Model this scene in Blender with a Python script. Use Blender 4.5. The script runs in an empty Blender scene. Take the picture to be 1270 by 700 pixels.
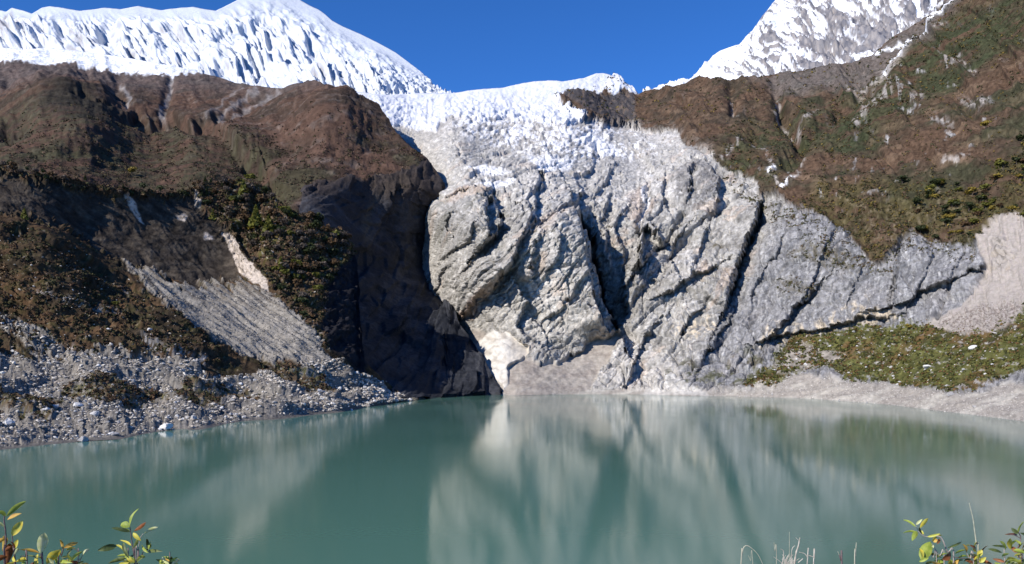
import bpy, math, random, time
T0 = time.time()
import numpy as np
from mathutils import Vector, Matrix

random.seed(7)
RNG = np.random.RandomState(11)
scene = bpy.context.scene
COL = scene.collection

# ------------------------------------------------------------------ camera, sky, sun, exposure
F, CX, HY, CAMH = 1000.0, 635.0, 455.0, 20.0      # focal length in photo pixels, horizon row, eye height
cam_data = bpy.data.cameras.new("camera")
cam = bpy.data.objects.new("camera", cam_data)
COL.objects.link(cam)
cam.location = (0, 0, CAMH)
cam.rotation_euler = (math.radians(90), 0, 0)
cam_data.sensor_fit = 'HORIZONTAL'
cam_data.sensor_width = 36.0
cam_data.lens = 36.0 * F / 1270.0
cam_data.shift_y = (HY - 350.0) / 1270.0
cam_data.clip_start = 0.1
cam_data.clip_end = 60000
scene.camera = cam

SUN_EL = math.radians(33)
SUN_BACK = math.radians(40)       # how far the sun stands behind the camera, measured from due left
sdir = Vector((-math.cos(SUN_BACK) * math.cos(SUN_EL), -math.sin(SUN_BACK) * math.cos(SUN_EL), math.sin(SUN_EL)))
sun_data = bpy.data.lights.new("sun", 'SUN')
sun_data.energy = 5.0
sun_data.angle = math.radians(0.5)
sun_data.color = (1.0, 0.935, 0.855)
sun = bpy.data.objects.new("sun", sun_data)
COL.objects.link(sun)
sun.rotation_euler = sdir.to_track_quat('Z', 'Y').to_euler()

world = bpy.data.worlds.new("World")
scene.world = world
world.use_nodes = True
wn = world.node_tree
wn.nodes.clear()
sky = wn.nodes.new('ShaderNodeTexSky')
sky.sky_type = 'NISHITA'
sky.sun_disc = False
sky.sun_elevation = SUN_EL
sky.sun_rotation = math.atan2(sdir.x, sdir.y)
sky.altitude = 3600
sky.air_density = 0.9
sky.dust_density = 0.0
sky.ozone_density = 4.0
bg = wn.nodes.new('ShaderNodeBackground')
bg.inputs['Strength'].default_value = 0.13
hsv = wn.nodes.new('ShaderNodeHueSaturation')
hsv.inputs['Saturation'].default_value = 1.2
wout = wn.nodes.new('ShaderNodeOutputWorld')
wn.links.new(sky.outputs[0], hsv.inputs['Color'])
tint = wn.nodes.new('ShaderNodeMix'); tint.data_type = 'RGBA'; tint.blend_type = 'MULTIPLY'
tint.inputs['Factor'].default_value = 1.0; tint.inputs['B'].default_value = (1.0, 1.10, 1.36, 1)     # deep high-altitude blue
wn.links.new(hsv.outputs[0], tint.inputs['A'])
wn.links.new(tint.outputs['Result'], bg.inputs[0])
wn.links.new(bg.outputs[0], wout.inputs[0])

scene.view_settings.view_transform = 'Standard'
scene.view_settings.look = 'None'
scene.view_settings.exposure = 0.25
scene.view_settings.gamma = 1.0
scene.render.engine = 'CYCLES'
scene.cycles.max_bounces = 5
scene.cycles.diffuse_bounces = 1

# ------------------------------------------------------------------ numeric helpers
def tag(o, label=None, cat=None, group=None, kind=None):
    if label: o['label'] = label
    if cat: o['category'] = cat
    if group: o['group'] = group
    if kind: o['kind'] = kind
    return o

def world_pt(px, py, Y):
    """point seen at photo pixel (px,py) at distance Y in front of the camera"""
    return np.stack([(px - CX) / F * Y, Y + 0 * px, CAMH + (HY - py) / F * Y], -1)

PERM = RNG.permutation(256).astype(np.int32)
PERM = np.concatenate([PERM, PERM, PERM])
_g = RNG.normal(size=(256, 3)); _g /= np.linalg.norm(_g, axis=1)[:, None]
GR = (_g * 1.5).astype(np.float32)

_g2 = RNG.normal(size=(256, 2)); _g2 /= np.linalg.norm(_g2, axis=1)[:, None]
G2 = (_g2 * 1.45).astype(np.float32); G2X = G2[:, 0].copy(); G2Y = G2[:, 1].copy()
P2 = PERM.astype(np.int16)
GT = [(G2X[PERM[(PERM[:256, None] + np.arange(256)[None]) ]], G2Y[PERM[(PERM[:256, None] + np.arange(256)[None])]]) for _ in (0,)][0]
GTX = GT[0].ravel().astype(np.float32).copy(); GTY = GT[1].ravel().astype(np.float32).copy()
from concurrent.futures import ThreadPoolExecutor
POOL = ThreadPoolExecutor(4)

def _noise2(x, y):
    fx = np.floor(x); fy = np.floor(y)
    xf = x - fx; yf = y - fy
    X0 = fx.astype(np.int32) & 255; Y0 = fy.astype(np.int32) & 255
    X1 = (X0 + 1) & 255; Y1 = (Y0 + 1) & 255
    u = xf * xf * xf * (xf * (xf * 6 - 15) + 10); v = yf * yf * yf * (yf * (yf * 6 - 15) + 10)
    xm = xf - 1; ym = yf - 1
    X0 = X0 << 8; X1 = X1 << 8
    i = X0 + Y0; a = GTX.take(i) * xf + GTY.take(i) * yf
    i = X1 + Y0; b = GTX.take(i) * xm + GTY.take(i) * yf
    i = X0 + Y1; c = GTX.take(i) * xf + GTY.take(i) * ym
    i = X1 + Y1; d = GTX.take(i) * xm + GTY.take(i) * ym
    a += u * (b - a); c += u * (d - c)
    return a + v * (c - a)

def noise(x, y, seed=0):
    x = np.asarray(x, np.float32) + np.float32(seed * 17.31 + .37); y = np.asarray(y, np.float32) - np.float32(seed * 9.73 + .11)
    if x.ndim == 2 and x.shape[0] > 64:
        n = x.shape[0]; cuts = [(n * k // 4, n * (k + 1) // 4) for k in range(4)]
        return np.concatenate(list(POOL.map(lambda c: _noise2(x[c[0]:c[1]], y[c[0]:c[1]]), cuts)), 0)
    return _noise2(x, y)

def noise3(x, y, z=0.0, seed=0):
    x = np.asarray(x, np.float32) + seed * 17.31; y = np.asarray(y, np.float32) - seed * 9.73
    z = np.zeros_like(x) + np.float32(z + seed * 3.17) if np.isscalar(z) else np.asarray(z, np.float32) + seed * 3.17
    xi = np.floor(x).astype(np.int32); yi = np.floor(y).astype(np.int32); zi = np.floor(z).astype(np.int32)
    xf = x - xi; yf = y - yi; zf = z - zi
    u = xf * xf * xf * (xf * (xf * 6 - 15) + 10); v = yf * yf * yf * (yf * (yf * 6 - 15) + 10); w = zf * zf * zf * (zf * (zf * 6 - 15) + 10)
    X = xi & 255; Y = yi & 255; Z = zi & 255
    res = 0
    for dx in (0, 1):
        for dy in (0, 1):
            for dz in (0, 1):
                h = PERM[PERM[PERM[X + dx] + Y + dy] + Z + dz]
                g = GR[h]
                d = g[..., 0] * (xf - dx) + g[..., 1] * (yf - dy) + g[..., 2] * (zf - dz)
                wt = (u if dx else 1 - u) * (v if dy else 1 - v) * (w if dz else 1 - w)
                res = res + d * wt
    return res

def fbm(x, y, octv=5, seed=0, gain=0.5, lac=2.03):
    a, s, t = 1.0, 0, 0
    for i in range(octv):
        s = s + a * noise(x, y, seed + i); t += a
        x = x * lac; y = y * lac; a *= gain
    return s / t * 1.4

def ridged(x, y, octv=4, seed=0, gain=0.5, lac=2.07):
    a, s, t = 1.0, 0, 0
    for i in range(octv):
        s = s + a * (1 - 2.2 * np.abs(noise(x, y, seed + i))); t += a
        x = x * lac; y = y * lac; a *= gain
    return s / t

def facets(u, v, seed=0, tilt=1.0):
    """broken blocks: each cell is a tilted plane with its own offset. returns height, cell id value, edge distance"""
    u = np.asarray(u, np.float32); v = np.asarray(v, np.float32)
    iu = np.floor(u).astype(np.int32); iv = np.floor(v).astype(np.int32)
    b1 = np.full(u.shape, 9.0, np.float32); b2 = b1.copy()
    hh = np.zeros_like(b1); idv = np.zeros_like(b1)
    for dx in (-1, 0, 1):
        for dy in (-1, 0, 1):
            cx = iu + dx; cy = iv + dy
            h = PERM[PERM[(cx + seed * 7) & 255] + (cy & 255)]
            h2 = PERM[h + 57]
            fx = cx + 0.15 + 0.7 * h / 255.0 - u
            fy = cy + 0.15 + 0.7 * h2 / 255.0 - v
            d = fx * fx + fy * fy
            g = GR[PERM[h + 113]]
            val = (g[..., 0] * fx + g[..., 1] * fy) * tilt + g[..., 2] * 0.45
            near = d < b1
            b2 = np.where(near, b1, np.minimum(b2, d))
            hh = np.where(near, val, hh); idv = np.where(near, h / 255.0, idv)
            b1 = np.where(near, d, b1)
    return hh, idv, np.sqrt(b2) - np.sqrt(b1)

def sstep(a, b, x):
    t = np.clip((x - a) / (b - a), 0, 1)
    return t * t * (3 - 2 * t)

def inside(poly, px, py, soft=6.0):
    """soft polygon mask in photo pixels (1 inside, 0 outside)"""
    poly = np.array(poly, float)
    mg = max(soft, 0) + 1
    bb = (px > poly[:, 0].min() - mg) & (px < poly[:, 0].max() + mg) & (py > poly[:, 1].min() - mg) & (py < poly[:, 1].max() + mg)
    if px.ndim == 2:
        out = np.zeros(px.shape, np.float32)
        if bb.any(): out[bb] = inside(poly, px[bb], py[bb], soft)
        return out
    poly = poly.astype(np.float32)
    ins = np.zeros(px.shape, bool); dm = np.full(px.shape, 1e9, np.float32)
    n = len(poly)
    for i in range(n):
        x0, y0 = poly[i]; x1, y1 = poly[(i + 1) % n]
        if y0 != y1:
            c = ((y0 > py) != (y1 > py)) & (px < (x1 - x0) * (py - y0) / (y1 - y0) + x0)
            ins ^= c
        t = np.clip(((px - x0) * (x1 - x0) + (py - y0) * (y1 - y0)) / ((x1 - x0) ** 2 + (y1 - y0) ** 2 + 1e-9), 0, 1)
        dm = np.minimum(dm, (px - x0 - t * (x1 - x0)) ** 2 + (py - y0 - t * (y1 - y0)) ** 2)
    d = np.sqrt(dm) * np.where(ins, 1, -1)
    return sstep(-soft, soft, d) if soft > 0 else (d > 0).astype(np.float32)

def line_dist(pts, px, py):
    """distance to a polyline, signed (+ on its right-hand side in the picture when walking down), and 0..1 position"""
    best = np.full(px.shape, 1e12, np.float32); sg = np.zeros(px.shape, np.float32); tt = np.zeros(px.shape, np.float32)
    n = len(pts) - 1
    for i in range(n):
        x0, y0 = pts[i][:2]; x1, y1 = pts[i + 1][:2]
        dx, dy = x1 - x0, y1 - y0
        t = np.clip(((px - x0) * dx + (py - y0) * dy) / (dx * dx + dy * dy), 0, 1)
        d = (px - x0 - t * dx) ** 2 + (py - y0 - t * dy) ** 2
        c = (px - x0) * dy - (py - y0) * dx
        m = d < best
        best = np.where(m, d, best); sg = np.where(m, np.sign(c), sg); tt = np.where(m, (i + t) / n, tt)
    return np.sqrt(best), sg, tt

def near_only(fn, pts, px, py, reach):
    p = np.array([q[:2] for q in pts], float)
    bb = (px > p[:, 0].min() - reach) & (px < p[:, 0].max() + reach) & (py > p[:, 1].min() - reach) & (py < p[:, 1].max() + reach)
    out = np.zeros(px.shape, np.float32)
    if bb.any(): out[bb] = fn(px[bb], py[bb])
    return out

def step_relief(pts, px, py, A, R, w=1.5, Rr=None):
    """left side of the line stands A proud of the right, dying out over R pixels"""
    if px.ndim == 2: return near_only(lambda a, b: step_relief(pts, a, b, A, R, w, Rr), pts, px, py, max(R, Rr or 0) * 2.6)
    d, s, t = line_dist(pts, px, py)
    Rr = Rr or R
    fall = np.where(s > 0, np.exp(-(d / Rr) ** 1.5), np.exp(-(d / R) ** 1.5))
    taper = np.clip(np.sin(np.pi * np.clip(t * 0.9 + 0.05, 0, 1)) * 2.2, 0, 1)
    return A * fall * taper * (-np.tanh(d * s / w)) * 0.5

def groove(pts, px, py, A, w):
    if px.ndim == 2: return near_only(lambda a, b: groove(pts, a, b, A, w), pts, px, py, w * 2.6)
    d, s, t = line_dist(pts, px, py)
    taper = np.clip(np.sin(np.pi * np.clip(t * 0.94 + 0.03, 0, 1)) * 3, 0, 1)
    return -A * np.exp(-(d / w) ** 2) * taper

class TPS:
    def __init__(s, ctrl, smooth=1e-3):
        c = np.array(ctrl, float); s.p = c[:, :2] / 300.0; v = np.log(c[:, 2]); n = len(c)
        K = s.k(s.p[:, None] - s.p[None]) + np.eye(n) * smooth
        P = np.c_[np.ones(n), s.p]
        A = np.zeros((n + 3, n + 3)); A[:n, :n] = K; A[:n, n:] = P; A[n:, :n] = P.T
        s.w = np.linalg.solve(A, np.r_[v, 0, 0, 0])
    def k(s, d):
        r2 = (d ** 2).sum(-1); return 0.5 * r2 * np.log(r2 + 1e-12)
    def __call__(s, px, py):
        x = (px / 300.0).astype(np.float32); y = (py / 300.0).astype(np.float32); out = s.w[-3] + s.w[-2] * x + s.w[-1] * y
        for (a, b), w in zip(s.p, s.w[:-3]):
            r2 = (x - a) ** 2 + (y - b) ** 2
            out = out + w * 0.5 * r2 * np.log(r2 + 1e-12)
        return np.exp(out)

class Sheet:
    """a stretch of terrain: columns run from its foot to its skyline, at real distances from control points"""
    def __init__(s, x0, x1, top, bottom, ctrl, step, xin=(-8, 1278), coarse=4.0):
        xs = [x0]
        while xs[-1] < x1:
            xs.append(xs[-1] + (step if xin[0] <= xs[-1] <= xin[1] else coarse))
        xs = np.array(xs, float)
        top = np.array(top, float); bottom = np.array(bottom, float)
        ty = np.interp(xs, top[:, 0], top[:, 1]); by = np.interp(xs, bottom[:, 0], bottom[:, 1])
        n = int(np.percentile(by - ty, 92) / step) + 2
        v = np.linspace(0, 1, n)
        s.px = np.repeat(xs[None], n, 0).astype(np.float32)
        s.py = (by[None] + (ty - by)[None] * v[:, None]).astype(np.float32)
        s.Y = TPS(ctrl)(s.px, s.py).astype(np.float32)
        s.v = np.repeat(v[:, None], len(xs), 1)
        s.P = world_pt(s.px, s.py, s.Y).astype(np.float32)
        s.base_normals()
    def base_normals(s):
        du = np.gradient(s.P, axis=1); dv = np.gradient(s.P, axis=0)
        N = np.cross(du, dv); N /= np.linalg.norm(N, axis=-1, keepdims=True) + 1e-9
        s.N = N
    def displace(s, h, d=None):
        s.P = s.P + (s.N if d is None else d) * h[..., None]
    def toward(s):
        """unit direction from the surface towards the lake side, level"""
        t = -s.P.copy(); t[..., 2] = 0
        return t / (np.linalg.norm(t, axis=-1, keepdims=True) + 1e-9)
    def close_back(s, rows=4, back=0.05, drop=0.06):
        """carry the ground over the skyline and down the far side"""
        P = s.P; top = P[-1]; add = []
        for k in range(1, rows + 1):
            q = top.copy(); q[:, 1] = top[:, 1] * (1 + back * k * k / 2.5); q[:, 0] = top[:, 0] * (1 + back * k * k / 2.5)
            q[:, 2] = top[:, 2] - top[:, 1] * drop * (k * k) / 3.0
            add.append(q)
        s.P = np.concatenate([P, np.array(add)], 0)
        for a in ('px', 'py', 'Y', 'v'):
            A = getattr(s, a); setattr(s, a, np.concatenate([A, np.repeat(A[-1:], rows, 0)], 0))
    def slope(s):
        du = np.gradient(s.P, axis=1); dv = np.gradient(s.P, axis=0)
        N = np.cross(du, dv); N /= np.linalg.norm(N, axis=-1, keepdims=True) + 1e-9
        return N

def mesh_from(name, V, faces, mats, smooth=True, colors=None, attrs=None, matidx=None):
    """V (n,3), faces (m,k) constant k"""
    me = bpy.data.meshes.new(name)
    V = np.ascontiguousarray(V, np.float32); faces = np.ascontiguousarray(faces, np.int32)
    m, k = faces.shape
    me.vertices.add(len(V)); me.vertices.foreach_set('co', V.ravel())
    me.loops.add(m * k); me.loops.foreach_set('vertex_index', faces.ravel())
    me.polygons.add(m); me.polygons.foreach_set('loop_start', np.arange(0, m * k, k, dtype=np.int32))
    if matidx is not None: me.polygons.foreach_set('material_index', np.ascontiguousarray(matidx, np.int32))
    me.polygons.foreach_set('use_smooth', np.full(m, smooth))
    for mt in (mats if isinstance(mats, (list, tuple)) else [mats]): me.materials.append(mt)
    if colors is not None:
        ca = me.color_attributes.new('albedo', 'FLOAT_COLOR', 'POINT')
        c4 = np.ones((len(V), 4), np.float32); c4[:, :3] = np.clip(colors, 0, 1)
        ca.data.foreach_set('color', c4.ravel())
    for an, av in (attrs or {}).items():
        at = me.attributes.new(an, 'FLOAT', 'POINT'); at.data.foreach_set('value', np.ascontiguousarray(av, np.float32).ravel())
    me.update(calc_edges=True)
    return me

def link(name, me, parent=None):
    o = bpy.data.objects.new(name, me); COL.objects.link(o)
    if parent: o.parent = parent
    return o

def split_sheet(s, zone, names, mats, colors, attrs=None, smooth=True):
    """cut one continuous stretch of ground into its named pieces"""
    R, C = s.P.shape[:2]
    idx = np.arange(R * C).reshape(R, C)
    quads = np.stack([idx[:-1, :-1], idx[:-1, 1:], idx[1:, 1:], idx[1:, :-1]], -1).reshape(-1, 4)
    qz = zone[:-1, :-1].reshape(-1)
    V = s.P.reshape(-1, 3); colr = colors.reshape(-1, 3)
    outs = []
    for zi, nm in enumerate(names):
        q = quads[qz == zi]
        if not len(q): outs.append(None); continue
        used, inv = np.unique(q, return_inverse=True)
        me = mesh_from(nm, V[used], inv.reshape(-1, 4), mats[zi], smooth, colr[used],
                       {k: a.reshape(-1)[used] for k, a in (attrs or {}).items()})
        o = link(nm, me); o['kind'] = 'structure'; outs.append(o)
    return outs

# ------------------------------------------------------------------ materials
def new_mat(name):
    m = bpy.data.materials.new(name); m.use_nodes = True
    nt = m.node_tree; b = nt.nodes['Principled BSDF']
    return m, nt, b

def ground_mat(name, grain=1.0, amt=0.25, bump=0.3, rough=0.9, spec=0.2, bump_scale=None, aniso=(1, 1, 1)):
    """ground: per-place base colour, broken up by grain at metre scale, with fine relief"""
    m, nt, b = new_mat(name)
    at = nt.nodes.new('ShaderNodeAttribute'); at.attribute_name = 'albedo'
    geo = nt.nodes.new('ShaderNodeNewGeometry')
    mp = nt.nodes.new('ShaderNodeMapping'); mp.inputs['Scale'].default_value = tuple(a / grain for a in aniso)
    nz = nt.nodes.new('ShaderNodeTexNoise'); nz.inputs['Scale'].default_value = 1.0; nz.inputs['Detail'].default_value = 6; nz.inputs['Roughness'].default_value = 0.68
    nt.links.new(geo.outputs['Position'], mp.inputs[0]); nt.links.new(mp.outputs[0], nz.inputs['Vector'])
    mr = nt.nodes.new('ShaderNodeMapRange'); mr.inputs['From Min'].default_value = 0.3; mr.inputs['From Max'].default_value = 0.7
    mr.inputs['To Min'].default_value = 1 - amt; mr.inputs['To Max'].default_value = 1 + amt
    nt.links.new(nz.outputs['Fac'], mr.inputs['Value'])
    mul = nt.nodes.new('ShaderNodeVectorMath'); mul.operation = 'SCALE'
    nt.links.new(at.outputs['Color'], mul.inputs[0]); nt.links.new(mr.outputs[0], mul.inputs['Scale'])
    nt.links.new(mul.outputs[0], b.inputs['Base Color'])
    b.inputs['Roughness'].default_value = rough; b.inputs['Specular IOR Level'].default_value = spec
    bp = nt.nodes.new('ShaderNodeBump'); bp.inputs['Strength'].default_value = bump; bp.inputs['Distance'].default_value = grain * 0.35
    nt.links.new(nz.outputs['Fac'], bp.inputs['Height']); nt.links.new(bp.outputs[0], b.inputs['Normal'])
    return m

M_SNOW = ground_mat('snow', 60, 0.03, 0.35, 0.55, 0.3)
M_FIRN = ground_mat('old_snow', 3, 0.08, 0.3, 0.6, 0.2)
M_ICE = ground_mat('glacier_ice', 14, 0.06, 0.5, 0.5, 0.3)
M_ROCK = ground_mat('rock_face', 4, 0.42, 1.0, 0.85, 0.25, aniso=(1, 1, 1.3))
M_VEG = ground_mat('alpine_scrub', 6, 0.55, 0.7, 0.95, 0.05)
M_VEGFAR = ground_mat('far_alpine_scrub', 14, 0.40, 0.8, 0.95, 0.05)
M_SCREE = ground_mat('scree', 1.6, 0.35, 0.9, 0.9, 0.15)
M_SHORE = ground_mat('shore_silt', 3, 0.18, 0.6, 0.9, 0.15)

def mixc(c, col, m):
    return c + (np.array(col, np.float32) - c) * m[..., None]

def const_col(shape, col):
    return np.zeros(shape + (3,), np.float32) + np.array(col, np.float32)

# ------------------------------------------------------------------ far snow massif on the left
def build_left_massif():
    top = [(-220, 60), (-60, 25), (0, 13), (8, 15), (15, 10), (30, 14), (40, 18), (52, 10), (62, 8), (75, 10), (100, 14), (118, 12),
           (130, 10), (150, 12), (172, 8), (200, 13), (225, 10), (240, 9), (255, 12), (268, 14), (280, 8), (290, 3), (310, -8),
           (335, -15), (360, -8), (372, 0), (384, 7), (395, 12), (402, 17), (412, 26), (425, 33), (450, 44), (470, 54), (490, 65), (505, 76), (515, 84), (530, 97), (545, 112),
           (565, 120), (620, 128)]
    bot = [(-220, 125), (200, 135), (384, 150), (620, 190)]
    ctrl = [(-220, 60, 5200), (0, 13, 5200), (200, 12, 5300), (335, -15, 5900), (450, 44, 5400), (545, 112, 4300), (620, 125, 4000),
            (-220, 130, 3900), (0, 130, 3900), (200, 130, 3800), (400, 150, 3500), (620, 190, 3000), (0, 75, 4400), (200, 80, 4400), (335, 80, 4600),
            (335, 40, 5200), (450, 110, 4100), (120, 50, 4700), (250, 50, 4800)]
    s = Sheet(-220, 620, top, bot, ctrl, 1.1)
    px, py = s.px, s.py
    # fluted spurs: they run down to the right
    wx = px + 16 * noise(px / 60, py / 60, seed=1) + 4 * noise(px / 22, py / 22, seed=2)
    wy = py + 9 * noise(px / 50, py / 40, seed=3)
    lean = wx - 1.05 * wy * (0.6 + 0.4 * sstep(60, 260, px))
    fade = (sstep(0.02, 0.34, 1 - s.v) * 0.97 + 0.03) * sstep(560, 470, px)
    def saw(x, k=.72):
        t = x - np.floor(x); return sstep(0, 1, np.where(t < k, t / k, (1 - t) / (1 - k)))
    am = .35 + .65 * sstep(-.3, .35, noise(px / 45, py / 40, seed=6))
    am2 = .25 + .75 * sstep(-.3, .3, noise(px / 22, py / 40, seed=14))
    h = (50 * saw(lean / 41 + .9 * noise(px / 50, py / 60, seed=7)) * am + 75 * ridged(lean / 30 + .6 * noise(px / 40, py / 50, seed=16), (wy + .5 * px) / 90, octv=5, seed=17, gain=.6) + 60 * fbm(px / 60, py / 40, octv=3, seed=18) + 46 * saw(lean / 17 + .8 * noise(px / 40, py / 70, seed=8), .6) * am2 + 20 * saw(lean / 7 + .8 * noise(px / 20, py / 40, seed=15), .65) * am) * fade
    h += 30 * ridged(lean / 20, wy / 80, octv=2, seed=9) * fade
    h += 6 * ridged(lean / 6, wy / 16, octv=2, seed=13) * fade
    h += 40 * fbm(px / 34, py / 20, octv=6, seed=20, gain=.5) * fade
    # the summit's smoother flank
    smooth = inside([(300, 30), (330, -20), (380, 0), (470, 60), (540, 110), (480, 110), (420, 75), (360, 35)], px, py, 18)
    h2 = 70 * ridged((px - 1.3 * py) / 40, (py + .5 * px) / 60, octv=4, seed=31) + 22 * fbm(px / 10, py / 8, octv=4, seed=35)
    h = h * (1 - smooth * .75) + h2 * smooth * fade
    ser = sstep(75, 120, py) * sstep(360, 430, px)
    h += ser * 40 * ridged(px / 9, py / 6, octv=4, seed=40)
    s.displace(h * 0.7)
    N = s.slope()
    col = const_col(px.shape, (.60, .635, .68))
    rk = ridged(lean / 9, wy / 15, octv=4, seed=50)
    rock = sstep(.42, .8, rk) * sstep(.45, .15, N[..., 2]) * .8
    g = inside([(8, 20), (14, 14), (22, 50), (16, 60), (9, 60)], px, py, 3) + .5 * inside([(90, 50), (110, 60), (160, 62), (110, 66), (75, 63)], px, py, 5)
    rock = np.clip(rock + g * sstep(-.2, .5, rk), 0, 1)
    col = mixc(col, (.24, .21, .21), rock * .75)
    s.close_back(4, .05, .10)
    col = np.concatenate([col, np.repeat(col[-1:], 4, 0)], 0)
    o = split_sheet(s, np.zeros(s.px.shape, int), ['snow_mountain'], [M_SNOW], col)[0]
    tag(o, 'huge snow covered massif with fluted ridges at upper left against blue sky')
build_left_massif()

def build_right_massif():
    top = [(790, 122), (805, 113), (812, 110), (824, 108), (836, 104), (850, 101), (858, 97), (864, 91), (870, 85), (876, 79), (884, 70), (893, 64), (903, 60),
           (912, 57), (918, 56), (925, 46), (934, 38), (940, 29), (946, 20), (956, 8), (962, 0), (975, -12), (1000, -35), (1080, -70), (1200, -110), (1320, -110)]
    bot = [(790, 150), (1320, 150)]
    ctrl = [(790, 120, 3600), (870, 90, 3500), (960, 0, 3900), (1080, -70, 4400), (1200, -110, 4500), (1320, -110, 4200), (1100, 0, 3300), (1000, 60, 3100),
            (790, 150, 3300), (950, 130, 2700), (1100, 130, 2400), (1320, 150, 2200), (1250, 0, 3000)]
    s = Sheet(790, 1320, top, bot, ctrl, 1.15)
    px, py = s.px, s.py
    wx = px + 14 * noise(px / 50, py / 30, seed=61) + 6 * noise(px / 18, py / 14, seed=62)
    wy = py + 12 * noise(px / 44, py / 44, seed=63)
    a = (wx + .9 * wy); b = (wy - .5 * wx)
    fade = sstep(0, 0.12, 1 - s.v) * 0.9 + 0.1
    dg0 = fbm((wx + wy) / 46, (wy - .8 * wx) / 10, octv=5, seed=81, gain=.6)
    rg = ridged(a / 40, b / 34, octv=5, seed=65, gain=.58)
    st = ridged((wx + 2.2 * wy) / 11, (wy - .3 * wx) / 26, octv=4, seed=69, gain=.6)
    h = (60 * rg + 26 * st + 30 * dg0 + 8 * fbm(px / 9, py / 7, octv=4, seed=72)) * fade
    s.displace(h * .55)
    N = s.slope()
    col = const_col(px.shape, (.78, .80, .83))
    steep = N[..., 2]
    nrm = fbm(a / 14, b / 7, octv=5, seed=80, gain=.62)
    dark = sstep(900, 1050, px) * sstep(-60, 60, py)
    right = sstep(-.05, .45, N[..., 0])
    dg = fbm((wx + wy) / 46, (wy - .8 * wx) / 10, octv=5, seed=81, gain=.6)
    dg2 = fbm((wx - .9 * wy) / 12, (wy + .4 * wx) / 40, octv=4, seed=84, gain=.6)
    rk = sstep(.12 - .30 * dark, .17 - .30 * dark, dg * .7 + dg2 * .45 + right * .15 + .10 * st - .10)
    band = inside([(1000, 85), (1030, 40), (1075, 22), (1110, 25), (1105, 45), (1060, 60), (1030, 80)], px, py, 5)
    rk = np.clip(np.maximum(rk, band * sstep(-.5, .1, nrm)), 0, 1)
    rk *= 1 - sstep(905, 870, px) * .75
    c2 = mixc(const_col(px.shape, (.13, .125, .135)), (.26, .235, .22), sstep(-.3, .4, fbm(px / 6, py / 6, octv=3, seed=83)))
    col = col + (c2 - col) * (rk * .95)[..., None]
    s.close_back(4, .05, .10)
    col = np.concatenate([col, np.repeat(col[-1:], 4, 0)], 0)
    o = split_sheet(s, np.zeros(s.px.shape, int), ['rocky_snow_peak'], [M_SNOW], col)[0]
    tag(o, 'steep snow streaked rocky peak rising at upper right')
build_right_massif()

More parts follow.
